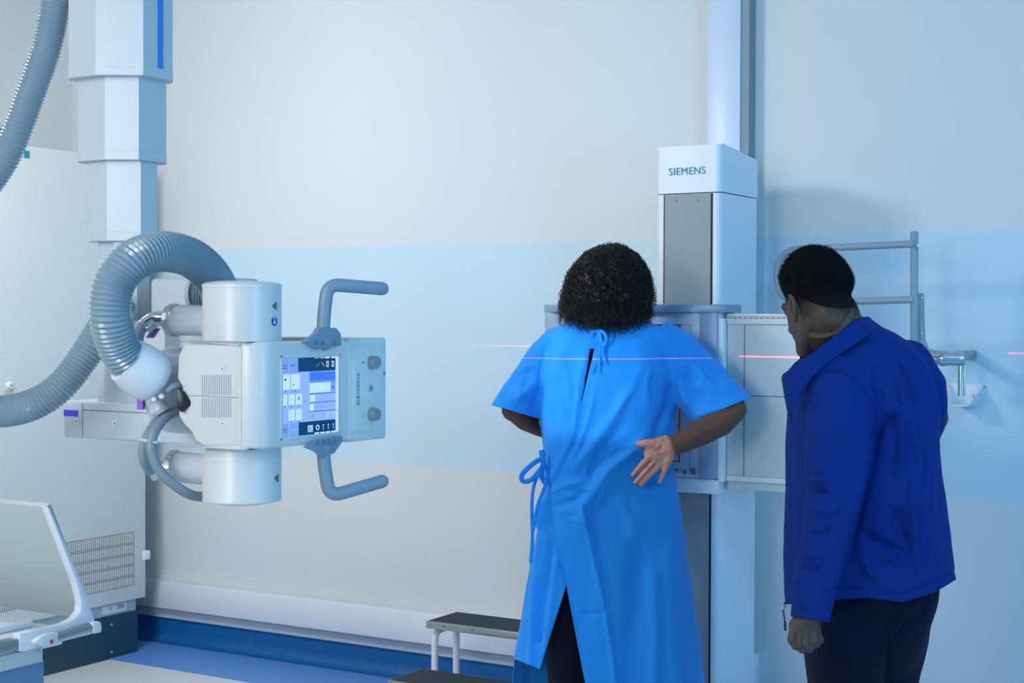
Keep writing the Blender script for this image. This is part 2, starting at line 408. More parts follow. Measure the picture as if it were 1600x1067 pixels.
bk = thing('detector_unit', 'pale blue-grey detector box with grey top rim in front of the patient', 'x-ray detector', (-2.18, 4.4, .9))
YF = 4.36
bl, br = PL(852, 600, 1, YF), PL(1125, 600, 1, YF); zt = PL(1100, 487, 1, YF).z; zb = PL(1090, 748, 1, YF).z
BX('housing', (bl.x, YF, zb), (br.x, Y0-.02, zt), M['white2'], bk, bev=.008)
BX('carriage', (xi0+.02, Y0-.025, zb+.06), (xi1-.02, Y0-.004, zt-.05), M['grey2'], bk, smooth=False)
p0, p1 = PL(876, 600, 1, YF-.004), PL(1094, 600, 1, YF-.004)
BX('front_panel', (p0.x, YF-.006, zb+.012), (p1.x, YF+.002, zt-.004), mat('panel_grey', 'b3c3d2', .3), bk, bev=.002)
for s, (xa, xb) in enumerate(((bl.x+.003, p0.x-.002), (p1.x+.002, br.x-.006))):
    BX('side_rail', (xa, YF-.012, zb+.004), (xb, YF+.002, zt), mat('rail_blue_grey', '8ba9c4', .35), bk, bev=.003)
# dark outline, dotted outline, top rim
yl = YF-.0075
def linebox(name, x0, x1, z0, z1, t, dots=False):
    bm = bmesh.new()
    if dots:
        n = int((x1-x0)/.008)
        for i in range(n+1):
            for z in (z0, z1): box(bm, (x0+i*.008-.0012, yl, z-.0012), (x0+i*.008+.0012, yl+.002, z+.0012))
        n = int((z1-z0)/.008)
        for i in range(n+1):
            for x in (x0, x1): box(bm, (x-.0012, yl, z0+i*.008-.0012), (x+.0012, yl+.002, z0+i*.008+.0012))
    else:
        for a_, b_ in (((x0, z0), (x1, z0+t)), ((x0, z1-t), (x1, z1)), ((x0, z0), (x0+t, z1)), ((x1-t, z0), (x1, z1))):
            box(bm, (a_[0], yl, a_[1]), (b_[0], yl+.002, b_[1]))
    finish(bm, name, M['line'], bk, smooth=False)
q0, q1 = PL(1063, 507, 1, yl), PL(1063, 722, 1, yl); cxm = (bl.x+br.x)/2
linebox('field_outline', 2*cxm-q0.x, q0.x, q1.z, q0.z, .003)
q2, q3 = PL(1079, 507, 1, yl), PL(1079, 735, 1, yl)
linebox('dotted_outline', 2*cxm-q2.x, q2.x, q3.z, q2.z, .003, True)
rimz = PL(1100, 480, 1, YF).z
bm = bmesh.new()
rim = [(bl.x-.004, Y0-.03), (bl.x-.004, YF-.005), (bl.x+.05, YF-.028), (br.x-.07, YF-.028), (br.x+.02, YF-.01), (br.x+.025, Y0-.03)]
prism(bm, [(x, y, zt-.003) for x, y in rim], (0, 0, rimz-zt+.012), .004)
finish(bm, 'top_rim', mat('rim_grey_blue', '7f9db5', .3), bk)
BX('bottom_ledge', (bl.x+.03, YF+.0, zb-.045), (br.x-.004, Y0-.03, zb), M['white'], bk, bev=.004)
BX('corner_bracket', (br.x-.006, YF-.004, zb-.005), (br.x+.012, Y0-.04, zt-.02), M['white'], bk, bev=.003)
# prohibition symbol, small figure marks
a = PL(1083, 736.5, 1, yl)
bm = bmesh.new()
for k in range(28):
    t0, t1 = 2*math.pi*k/28, 2*math.pi*(k+1)/28
    quad(bm, [(a.x+r*math.cos(t), yl-.0005, a.z+r*math.sin(t)) for t, r in ((t0, .0085), (t0, .0105), (t1, .0105), (t1, .0085))])
quad(bm, [(a.x+x, yl-.0005, a.z+z) for x, z in ((-.0072, .0058), (-.0058, .0072), (.0072, -.0058), (.0058, -.0072))])
finish(bm, 'prohibition_ring', mat('maroon_print', '6b2740', .6), bk, smooth=False)
def figure(name, c, s):
    bm = bmesh.new(); y_ = yl+.0001
    quad(bm, [(c.x+x*s, y_, c.z+z*s) for x, z in ((-.2, .1), (.2, .1), (.2, .5), (-.2, .5))])
    quad(bm, [(c.x+x*s, y_, c.z+z*s) for x, z in ((-.12, .5), (.12, .5), (.12, .85), (-.12, .85))])
    quad(bm, [(c.x+x*s, y_, c.z+z*s) for x, z in ((-.5, .1), (.5, .1), (.2, .35), (-.2, .35))])
    quad(bm, [(c.x+x*s, y_, c.z+z*s) for x, z in ((-.15, -.5), (.15, -.5), (.2, .1), (-.2, .1))])
    finish(bm, name, M['line'], bk, smooth=False)
figure('figure_mark', a+Vector((0, 0, -.001)), .011); figure('figure_mark', PL(1070, 739, 1, yl), .012); figure('figure_mark', PL(1057, 735, 1, yl), .008)
# pulled-out cassette tray to the right
tray = thing('cassette_tray', 'pale cassette tray panel pulled out to the right of the detector box', 'cassette tray', (-1.7, 4.4, .9))
ta, tb2 = PL(1127, 520, 1, YF+.02), PL(1300, 520, 1, YF+.02)
z1 = PL(1130, 507, 1, YF+.02).z; z0 = PL(1130, 742, 1, YF+.02).z; z2 = PL(1130, 490, 1, YF+.02).z; z3 = PL(1130, 764, 1, YF+.02).z
mt = mat('tray_panel', 'bcc9c9', .4)
BX('panel', (br.x+.014, YF+.02, z0), (tb2.x, YF+.06, z1+.004), mt, tray, bev=.002)
BX('top_rail', (br.x+.014, YF+.012, z1), (tb2.x, YF+.07, z2), M['cream'], tray, bev=.006)
BX('bottom_rail', (br.x+.014, YF+.016, z0-.018), (tb2.x, YF+.07, z0), M['cream'], tray, bev=.004)
BX('lower_box', (br.x+.014, YF+.03, z3), (tb2.x, YF+.09, z0-.018), mt, tray, bev=.003)
g1 = PL(1163, 600, 1, YF+.02).x; gz = PL(1163, 618, 1, YF+.02).z
BX('groove', (g1-.001, YF+.0188, z0), (g1+.001, YF+.021, z1), M['line'], tray, smooth=False)
BX('groove', (br.x+.016, YF+.0188, gz-.001), (tb2.x, YF+.021, gz+.001), M['line'], tray, smooth=False)
bm = bmesh.new(); x = br.x+.02
while x < tb2.x-.02:
    box(bm, (x, YF+.0105, z1+.019), (x+.012, YF+.013, z1+.0215)); x += .0175
x = br.x+.02
while x < tb2.x-.01:
    box(bm, (x, YF+.0105, z1+.0245), (x+.0018, YF+.013, z1+.0265)); x += .0045
finish(bm, 'scale_marks', M['line'], tray, smooth=False)

# ------------------------------------------------------------------ swivelling patient handrail on the wall
hr = thing('patient_handrail', 'grey tubular support frame swivelling on a wall bracket behind the man', 'handrail', (-1.3, 4.95, 1.2))
dR, dL = 4.78, 5.02
def HP(px, py): t = (1430-px)/215; return P(px, py, dR+(dL-dR)*t)
mh = mat('rail_paint', '8a9aa6', .4)
path = fillet([HP(1428, 381), HP(1212, 391), HP(1216, 474), HP(1428, 468)], .085, 10)
TB('frame_tube', path, .0115, mh, hr, 14)
vb = [HP(1430, 366), HP(1430, 545)]
bm = bmesh.new(); u = RT
prism(bm, [vb[0]-u*.011+ZU*.01, vb[0]+u*.011+ZU*.01, vb[1]+u*.011+Vector((0, 0, -.02)), vb[1]-u*.011+Vector((0, 0, -.02))], FH*.022, .004)
finish(bm, 'upright', mh, hr)
LA('screw', HP(1433, 384)-FH*.012, -FH, [(0, .006), (.003, .005)], M['alu'], hr, 12)
pts = [(1434, 458), (1444, 458), (1446, 530), (1452, 545), (1470, 549), (1470, 558), (1448, 558), (1434, 545)]
PR('elbow_plate', [P(x, y, 4.80) for x, y in pts], FH*.012, mh, hr, .002)
for py in (465, 520): LA('screw', P(1440, py, 4.798), -FH, [(0, .004), (.002, .003)], M['alu'], hr, 10)
c0, c1 = P(1452, 560, 4.84), P(1507, 561, 4.80)
ax = (c1-c0).normalized(); L = (c1-c0).length
LA('pivot_sleeve', c0, ax, [(0, .021), (.03, .021), (.036, .0245), (.05, .0245), (.056, .0222), (L-.012, .0222), (L-.008, .0205), (L-.004, .0222), (L, .021), (L+.002, .017)], mat('satin_sleeve', 'a8bccb', .25, .7), hr, 32)
LA('pin', P(1500, 572, 4.83), (0, 0, -1), [(0, .0065), (.095, .0065)], M['chrome'], hr, 16)
LA('pin', P(1507, 572, 4.83), (0, 0, -1), [(0, .0045), (.095, .0045)], M['chrome'], hr, 16)
BX('sleeve_arm', P(1497, 556, 4.84)+Vector((-.01, 0, -.015)), Vector((P(1497, 556, 4.84).x+.015, WY, P(1497, 556, 4.84).z+.015)), M['alu'], hr, bev=.003)
wb = [PL(1484, 601, 1, WY), PL(1540, 600, 1, WY)]
br_ = thing('wall_bracket', 'small white folded metal wall bracket under the chrome pivot of the handrail', 'bracket', (wb[0].x+.06, WY, wb[0].z-.06))
bm = bmesh.new(); zt_ = wb[0].z
xa, xb = PL(1481, 606, 1, WY-.02).x, PL(1537, 606, 1, WY-.02).x
prism(bm, [(xa-.01, WY-.002, zt_-.012), (xa, WY-.002, zt_+.004), (xa+.016, WY-.002, zt_+.004), (xb-.012, WY-.002, zt_+.004), (xb+.004, WY-.002, zt_+.004), (xb+.006, WY-.002, zt_-.012), (xb-.03, WY-.002, zt_-.062), (xa+.03, WY-.002, zt_-.062)], (0, .003, 0))
box(bm, (xa+.03, WY-.10, zt_-.064), (xb-.03, WY, zt_-.060)); 
prism(bm, [(xb-.03, WY-.003, zt_-.06), (xb-.03, WY-.10, zt_-.06), (xb-.005, WY-.004, zt_+.0)], (.003, 0, 0))
prism(bm, [(xa+.03, WY-.003, zt_-.06), (xa+.03, WY-.10, zt_-.06), (xa+.005, WY-.004, zt_+.0)], (-.003, 0, 0))
finish(bm, 'plate', M['white'], br_, smooth=False)
for x in (xa+.003, xb-.002, (xa+xb)/2+.02): LA('screw', (x, WY-.005, zt_-.004 if x != (xa+xb)/2+.02 else zt_-.035), (0, -1, 0), [(0, .005), (.003, .004)], M['alu'], br_, 12)

# ------------------------------------------------------------------ ceiling-suspended x-ray tube stand
XT, YT = -2.12, 2.447
ts = thing('x_ray_tube_stand', 'white ceiling-suspended x-ray tube on a stepped telescopic column with control screen', 'x-ray machine', (-2.6, 2.6, 1.1))
DC = 3.55
def seg_plan(a, b, c, d, dep=DC):
    p1, p2 = P(b, 490, dep), P(c, 490, dep)
    yv, xv = p1.y, p2.x
    # chamfer corner points, made exactly 45 degrees and symmetric
    xl_ = PL(a, 490, 1, yv).x
    best = min((abs(pix(Vector((xv, yv+k*.001, 1.45)))[0]-d), k) for k in range(0, 400))[1]
    yr_ = yv+best*.001
    q1 = (p1.x, yv); q2 = (xv, p2.y)
    ch = .03
    x0 = xl_; y1 = max(yr_, q2[1]+.03)
    return [(x0, yv), q1, q2, (xv, y1), (xv-ch, y1+ch), (x0-.0, y1+ch), (x0-ch, y1), (x0-ch, yv+ch)]
mcol = mat('column_paint', 'c6d2dc', .33, vary=.02, bump=.04, bscale=400)
def zpx(py, d=DC): return P(190, py, d).z
def column_seg(name, pl4, zb_, zt_, dep=DC):
    pts = seg_plan(*pl4, dep)
    PR(name, [(x, y, zb_) for x, y in pts], (0, 0, zt_-zb_), mcol, ts, smooth=False)
    c = Vector((sum(p[0] for p in pts)/8, sum(p[1] for p in pts)/8, 0)); return pts, c
s1 = column_seg('telescopic_segment', (107.6, 150, 224, 270), zpx(119), ZC-.25, 3.52)
s2 = column_seg('telescopic_segment', (122, 164, 217, 260), zpx(248), zpx(119)+.3, 3.54)
s3 = column_seg('telescopic_segment', (139, 167, 220, 245.6), zpx(373.5), zpx(248)+.3, 3.56)
s4 = column_seg('telescopic_segment', (153, 178, 214, 233), zpx(640), zpx(373.5)+.3, 3.58)
for pts, c, z in ((s1[0], s1[1], zpx(119)), (s2[0], s2[1], zpx(248)), (s3[0], s3[1], zpx(373.5))):   # collars at the lower lips
    bm = bmesh.new()
    prism(bm, [((x-c.x)*1.008+c.x, (y-c.y)*1.008+c.y, z-.004) for x, y in pts], (0, 0, .022), .0015)
    finish(bm, 'collar', mcol, ts, smooth=False)
BX('ceiling_carriage', (s1[1].x-.2, s1[1].y-.2, ZC-.25), (s1[1].x+.2, s1[1].y+.2, ZC-.06), M['white'], ts, bev=.02)
BX('ceiling_rail', (s1[1].x-1.2, s1[1].y-.18, ZC-.07), (s1[1].x+1.6, s1[1].y-.10, ZC), M['alu'], ts, smooth=False)
BX('ceiling_rail', (s1[1].x-1.2, s1[1].y+.10, ZC-.07), (s1[1].x+1.6, s1[1].y+.18, ZC), M['alu'], ts, smooth=False)
xf = s1[0][2][0]
y_a = min((abs(pix(Vector((xf, 2.5+k*.001, 1.9)))[0]-246), k) for k in range(300))[1]*.001+2.5
y_b = min((abs(pix(Vector((xf, 2.5+k*.001, 1.9)))[0]-254), k) for k in range(300))[1]*.001+2.5
BX('blue_strip', (xf, y_a, P(250, 106, DC).z), (xf+.0015, y_b, ZC-.3), M['blue'], ts, smooth=False)
# arm
YA = s4[0][0][1]-.03
ax0, ax1 = PL(99, 660, 1, YA).x, PL(318, 660, 1, YA).x
az1, az0 = PL(120, 627, 1, YA).z, PL(120, 684, 1, YA).z
arm = BX('arm', (ax0, YA, az0), (ax1, YA+.17, az1), mcol, ts, bev=.006)
gx = PL(129, 660, 1, YA).x
BX('seam', (gx-.0008, YA-.0006, az0+.005), (gx+.0008, YA+.002, az1-.004), M['line'], arm, smooth=False)
gz = PL(140, 641, 1, YA).z
BX('seam', (gx, YA-.0006, gz-.0007), (ax1-.01, YA+.002, gz+.0007), M['line'], arm, smooth=False)
a, b = PL(99.5, 640, 1, YA-.001), PL(122, 651, 1, YA-.001)
BX('blue_sticker', (a.x, YA-.001, b.z), (b.x, YA+.001, a.z), M['violetblue'], arm, smooth=False)
for px, py in ((120, 658), (180, 661)):
    a = PL(px, py, 1, YA); LA('screw', a, (0, -1, 0), [(0, .0075), (.0015, .0075), (.0016, .006)], M['white'], arm, 18)
    LA('screw_slot', a+Vector((0, -.0016, 0)), (0, -1, 0), [(0, .0022), (.0008, .0022)], M['line'], arm, 8)
hz1, hz0 = PL(280, 434, 1, YA+.06).z, PL(280, 530, 1, YA+.06).z
BX('upper_housing', (PL(233, 480, 1, YA+.06).x, YA+.06, hz0-.1), (PL(345, 480, 1, YA+.06).x, YA+.2, hz1), mcol, ts, bev=.012, seg=3)
BX('bracket_plate', (PL(166, 600, 1, YA+.02).x, YA+.01, az1-.005), (PL(262, 600, 1, YA+.02).x, YA+.12, zpx(500)), mcol, ts, bev=.006)
LA('swivel_joint', (PL(262, 600, 1, 2.49).x, 2.50, 1.288), (1, 0, 0), [(0, .085), (.01, .095), (.12, .095), (.16, .08)], mcol, ts, 48)
for pa in (((228, 528), (236, 513), (248, 513), (238, 528)), ((214, 616), (223, 616), (223, 640), (214, 640))):
    bm = bmesh.new(); prism(bm, [P(x, y, 3.27) for x, y in pa], FH*.02); finish(bm, 'purple_sticker', M['purple'], ts, smooth=False)

# tube head: vertical housing, head body, collimator
mhd = mat('head_plastic', 'dde0e2', .32, vary=.015, bump=.03, bscale=300)
zc1, zc0 = P(378, 441, 3.14).z, P(378, 786, 3.14).z
R = .0815
LA('tube_housing', (XT, YT, zc0), (0, 0, 1), [(-.006, .055), (-.003, .07), (0, R-.004), (.0, R), (.003, R+.001), (.0045, R), (zc1-zc0-.012, R), (zc1-zc0-.0115, R+.0012), (zc1-zc0-.004, R+.0012), (zc1-zc0, R-.006), (zc1-zc0+.003, .055), (zc1-zc0+.0035, .02)], mhd, ts, 72)
XS, YR = -2.0, 2.355
zt_, zb_ = PL(420, 534, 0, XS).z, PL(420, 702, 0, XS).z
x0h = PL(276, 600, 1, YR).x
def rplan(x0, x1, y0, y1, rr):      # rounded only at the corner (x1, y0)
    pts = [(x0, y0)]
    for k in range(0, 9):
        t = k*math.pi/16; pts.append((x1-rr+rr*math.sin(t), y0+rr-rr*math.cos(t)))
    return pts+[(x1, y1), (x0, y1)]
bm = bmesh.new()
xs_ = PL(379, 600, 1, YR).x
prism(bm, [(x, y, zb_) for x, y in rplan(xs_+.001, XS, YR-.002, 2.662, .05)], (0, 0, zt_-zb_), .009, 4)
head = finish(bm, 'head_body', mhd, ts)
out = [(286, 535), (277, 556), (275, 592), (284, 606), (279, 624), (277, 650), (286, 664), (298, 676), (303, 690), (318, 700), (379, 704), (379, 536)]
bm = bmesh.new(); prism(bm, [PL(x, y, 1, YR) for x, y in out], (0, .26, 0), .008, 3)
rear = finish(bm, 'rear_cover', mhd, ts)
BX('seam', (PL(290, 618, 1, YR).x, YR-.0007, PL(330, 619.3, 1, YR).z-.0006), (PL(374, 618, 1, YR).x, YR+.002, PL(330, 619.3, 1, YR).z+.0006), M['grey'], rear, smooth=False)
for (ya, yb) in ((586, 617), (622, 652)):
    bm = bmesh.new()
    for k in range(14):
        px = 316+k*3.4; a, b = PL(px, ya, 1, YR), PL(px, yb, 1, YR)
        box(bm, (a.x-.0009, YR-.0012, b.z), (a.x+.0009, YR+.002, a.z))
    finish(bm, 'vent_slots', M['grey2'], rear, smooth=False)
for py in (576, 662):
    a = PL(348, py, 1, YR); LA('screw', a, (0, -1, 0), [(-.001, .0068), (.0012, .0068), (.0013, .005)], M['white'], rear, 18)
    LA('screw_slot', a+Vector((0, -.0014, 0)), (0, -1, 0), [(0, .0016), (.0006, .0016)], M['line'], rear, 8)
# collimator
def ypx(px, X, z=1.3): return min((abs(pix(Vector((X, 2.2+k*.0005, z)))[0]-px), k) for k in range(1600))[1]*.0005+2.2
yc0, yc1 = ypx(544, XS), ypx(603, XS)
zt2, zb2 = PL(600, 527, 0, XS).z, PL(600, 685, 0, XS).z
apx, apz = -2.125, 1.292
bm = bmesh.new()
# four walls around a beam aperture, so the lamp inside shines out as a rectangle
hx, hz = .0123, .0175
box(bm, (-2.215, yc0, zb2), (apx-hx, yc1, zt2)); box(bm, (apx+hx, yc0, zb2), (XS+.002, yc1, zt2), .006, 3)
box(bm, (apx-hx, yc0, apz+hz), (apx+hx, yc1, zt2)); box(bm, (apx-hx, yc0, zb2), (apx+hx, yc1, apz-hz))
coll = finish(bm, 'collimator', mhd, ts)
BX('joint_band', (-2.205, 2.655, zb_+.008), (XS-.004, yc0+.004, zt_-.006), M['beige'], coll, smooth=False)
XK = XS+.002
ra, rb = PL(551, 541, 0, XK), PL(597, 672, 0, XK)
def rrect(name, y0, y1, z0, z1, r_, X, t, m, parent):
    pts = []
    for cy, cz, s in ((y1-r_, z1-r_, 0), (y0+r_, z1-r_, 1), (y0+r_, z0+r_, 2), (y1-r_, z0+r_, 3)):
        for k in range(7): a_ = (s+k/6)*math.pi/2; pts.append((X, cy+r_*math.cos(a_), cz+r_*math.sin(a_)))
    return PR(name, pts, (t, 0, 0), m, parent, bev=.0012)
rrect('control_panel', ra.y, rb.y, rb.z, ra.z, .012, XK-.001, .003, mhd, coll)
for py in (566, 647):
    a = PL(579, py, 0, XK); LA('knob', a, (1, 0, 0), [(0, .0150), (.004, .0148), (.018, .0140), (.020, .0125)], mat('knob_grey', '8199a5', .45), coll, 30)
a = PL(578, 606, 0, XK+.002); LA('lamp_button', a, (1, 0, 0), [(0, .0085), (.0025, .0085), (.003, .0075)], M['grey2'], coll, 24)
bm = bmesh.new()
for k in range(-2, 3): box(bm, (a.x+.003, a.y-.004+.0003*abs(k), a.z+k*.0022-.0005), (a.x+.0036, a.y+.004-.0003*abs(k), a.z+k*.0022+.0005))
finish(bm, 'button_grating', M['line'], coll, smooth=False)
a, b = PL(559.5, 583, 0, XK+.002), PL(559.5, 633, 0, XK+.002)
text_obj('lettering', 'SIEMENS', M['teal'], coll, (a+b)/2, (0, 0, 1), (0, -1, 0), a.z-b.z, .0098, bold=0)
for px, py, ww, hh in ((566, 566, .001, .006), (568.5, 566, .001, .006), (567, 566, .004, .0008), (566, 645, .001, .003), (566, 650, .001, .003), (569, 645, .001, .003), (569, 650, .001, .003), (602, 583, .004, .001), (600.5, 583, .001, .008)):
    a = PL(px, py, 0, XK+.002); BX('panel_mark', (a.x-.001, a.y-ww/2, a.z-hh/2), (a.x+.0006, a.y+ww/2, a.z+hh/2), M['line'], coll, smooth=False)

# touch screen with its picture
scr = ['1c4f78', 'a9bdf0', 'c2cff6', 'e6edff', '4f80e2', '0b4468', '8da6dc', '2c4a86', '4cc06a', 'e8a070', 'ffffff', '9fb4ea']
sm = [mat('screen_colour_'+n_, h, .25, emis=.40, vary=0) for n_, h in zip('abcdefghijkl', scr)]
def ZQ(x, y): return x/1267*190+430, y/1067*160+540
XB = XS+.0015
a0, a1 = PL(442, 560, 0, XB), PL(530, 683, 0, XB)
YL0, YL1 = a0.y, a1.y; ZL1 = a0.z; ZL0 = PL(442, 683, 0, XB).z
bm = bmesh.new()
def sr(x0, y0, x1, y1, ci, lay=1):       # x 0..100 left to right, y 0..100 top to bottom on the display
    X = XB+.00012*lay
    yy = [YL0+(YL1-YL0)*x0/100, YL0+(YL1-YL0)*x1/100]; zz = [ZL1-(ZL1-ZL0)*y0/100, ZL1-(ZL1-ZL0)*y1/100]
    quad(bm, [(X, yy[0], zz[1]), (X, yy[1], zz[1]), (X, yy[1], zz[0]), (X, yy[0], zz[0])], ci)
sr(0, 0, 100, 100, 1, 0)
sr(0, 0, 10, 19, 6); sr(11, 0, 26, 19, 6); sr(26, 0, 93, 18, 5); sr(93, 0, 99, 100, 3); sr(99, 0, 100, 100, 7, 2)
sr(0, 21, 12, 40, 3, 2); sr(14, 21, 29, 40, 3, 2); sr(2, 42, 28, 46, 11, 2)
for x in (0, 9.5, 22): sr(x+.5, 46, x+(7 if x == 0 else 10.5), 60, 3, 2)
for x in (9.5, 22): sr(x+.5, 66, x+10.5, 80, 3, 2)
for x, y in ((4, 41.5), (20, 41.5), (3, 61), (14, 61), (27, 61), (14, 81), (27, 81), (38, 56)):
    X = XB+.0005; q = [(x-1.6, y), (x+1.6, y), (x, y+1.8)]
    f = bm.faces.new([bm.verts.new((X, YL0+(YL1-YL0)*a_/100, ZL1-(ZL1-ZL0)*b_/100)) for a_, b_ in q[::-1]]); f.material_index = 7
for x, y in ((3, 27), (5, 27), (18, 34), (3, 50), (14, 53), (27, 51), (27, 53), (14, 71), (27, 72), (14, 75)): sr(x-1, y-1, x+1, y+1.2, 11 if (x+y) % 2 else 7, 3)
sr(46, 19, 93, 31, 4); sr(46, 33, 84, 46, 3, 2); sr(84, 33, 93, 46, 6, 2); sr(87, 39, 90, 41, 7, 3)
for y in (32, 47, 58.5, 70): sr(46, y, 93, y+.8, 7, 3)
sr(47, 49, 56, 58, 3, 2); sr(47, 61, 53, 69, 10, 2); sr(55, 64.5, 75, 65.5, 6, 2); sr(49, 76, 53, 77, 7, 2); sr(76, 72, 82, 80, 2, 2); sr(86, 72, 91, 78, 2, 2); sr(60, 74, 61, 79, 9, 2)
sr(27, 83, 93, 100, 5); sr(0, 83, 10, 100, 6); sr(12, 83, 26, 100, 6); sr(13, 91, 25, 93, 1, 2); sr(0, 90, 7, 91, 7, 2); sr(0, 93, 7, 94, 7, 2); sr(13, 9, 22, 10, 7, 2); sr(0, 9, 7, 10, 7, 2); sr(0, 12, 7, 13, 7, 2)
for i, x in enumerate((55, 65, 74, 85)): sr(x, -.2, x+8, 1.6, (8, 9, 10, 10)[i], 3)
for x in (55, 65, 75, 85): sr(x, 98.2, x+8, 100, 10, 3)
sr(43, 88, 52, 97, 2, 2); sr(46, 90, 47, 95, 7, 3)
for x in (70, 79, 88): sr(x+.2, 88, x+1.2, 95.5, 2, 2); sr(x-.8, 89, x+2.2, 89.8, 2, 2)
for x, ci in ((78, 10), (88, 10)): sr(x-2, 6, x-1, 12, ci, 2); sr(x+1, 6, x+2, 12, ci, 2); sr(x-2, 5.5, x+2, 6.5, ci, 2); sr(x-2, 12, x+2, 13, ci, 2)
for k in range(6): sr(57.5+k*.9, 12-k*.9, 59+k*.9, 13-k*.9, 8, 2); sr(67+k*.9, 6.5+k*.9, 68.5+k*.9, 7.7+k*.9, 9, 2)
for k in range(10):
    t = k*math.pi/5; sr(60.5+2.6*math.cos(t)-.7, 91.8+2.8*math.sin(t)-.7, 60.5+2.6*math.cos(t)+.7, 91.8+2.8*math.sin(t)+.7, 10, 2)
for k in range(18): sr(95.5, 6+k*5, 97, 6.6+k*5, 6, 3)
sr(94, 36, 98, 36.5, 7, 3); sr(94, 72, 98, 72.5, 7, 3)
finish(bm, 'touch_screen', sm, head, smooth=False)
bm = bmesh.new()
for (y0, y1, z0, z1) in ((YL0-.006, YL0-.001, ZL0-.006, ZL1+.006), (YL1+.001, YL1+.005, ZL0-.006, ZL1+.006), (YL0-.006, YL1+.005, ZL1+.001, ZL1+.006), (YL0-.006, YL1+.005, ZL0-.006, ZL0-.001)):
    box(bm, (XS-.001, y0, z0), (XS+.0022, y1, z1), .0008)
finish(bm, 'screen_bezel', mhd, head)

# handles with grey mounting plates
for sgn, base, shaft in ((1, [(470, 533), (487, 520), (491, 512), (518, 512), (525, 520), (526, 540), (489, 546)], [(505, 532, 3.235), (505, 505, 3.235), (509, 448, 3.235), (514, 443, 3.24), (597, 451, 3.30)]),
                         (-1, [(471, 698), (488, 687), (528, 680), (528, 690), (515, 708), (496, 714), (490, 706)], [(506, 695, 3.235), (505, 715, 3.235), (511, 770, 3.235), (518, 779, 3.24), (597, 752, 3.30)])):
    bp = PR('handle', [PL(x, y, 0, XS-.001) for x, y in base], (.014, 0, 0), M['greyblue'], head, bev=.003, seg=3)
    pts = fillet([P(*shaft[0]), P(*shaft[1]), P((shaft[2][0]+shaft[3][0])/2, shaft[2][1] + (-4 if sgn > 0 else 6), 3.235), P(*shaft[4])], .028, 8)
    n = len(pts); rs = [.022, .0165]+[.0145]*(n-2); rs = rs[:n]
    TB('grip', pts, rs, M['greyblue'], bp, 24, dome=True)
    dots = ((493, 535.5), (503, 537), (512, 536.5), (521, 534.5)) if sgn > 0 else ((495, 692), (504, 690), (513, 689), (522, 689))
    for px, py in dots: LA('finger_stud', PL(px, py, 0, XS+.012), (1, 0, 0), [(0, .0052), (.002, .0048), (.0028, .003)], mat('stud_grey', '5f7b90', .5), bp, 16)
    gx_ = P(*shaft[4])
# labels on the housing
def on_cyl(px, py, extra=0):            # point on the cylinder seen at a pixel
    q = FW + RT*((px-800)/F_PX) - UP*((py-533.5)/F_PX); o = CP
    a_ = q.x**2+q.y**2; b_ = 2*((o.x-XT)*q.x+(o.y-YT)*q.y); c_ = (o.x-XT)**2+(o.y-YT)**2-(R+extra)**2
    t = (-b_-math.sqrt(max(0, b_*b_-4*a_*c_)))/(2*a_); return o+q*t
for (cx_, cy_) in ((430, 478), (433, 747)):
    bm = bmesh.new(); quad(bm, [on_cyl(x, y, .0008) for x, y in ((cx_-4, cy_), (cx_+3, cy_+7), (cx_+3, cy_-7))]) if False else bm.faces.new([bm.verts.new(on_cyl(x, y, .0010)) for x, y in ((cx_-4.5, cy_), (cx_+2.5, cy_+7), (cx_+2.5, cy_-7))])
    wl = finish(bm, 'warning_label', M['line'], ts, smooth=False)
    bm = bmesh.new(); bm.faces.new([bm.verts.new(on_cyl(x, y, .0016)) for x, y in ((cx_-3, cy_), (cx_+1.8, cy_+4.8), (cx_+1.8, cy_-4.8))]); finish(bm, 'yellow_field', M['sign_y'], wl, smooth=False)
bm = bmesh.new(); bm.faces.new([bm.verts.new(on_cyl(429+4.6*math.cos(k*.3927), 502+7*math.sin(k*.3927), .001)) for k in range(16)])
bl_ = finish(bm, 'round_label', M['sign_b'], ts, smooth=False)
bm = bmesh.new(); bm.faces.new([bm.verts.new(on_cyl(x, y, .0016)) for x, y in ((427, 506), (431, 506), (431, 502), (429, 499), (428, 501))]); bm.faces.new([bm.verts.new(on_cyl(429+1.4*math.cos(k*.785), 497.5+1.6*math.sin(k*.785), .0016)) for k in range(8)]); finish(bm, 'pictogram', M['white'], bl_, smooth=False)

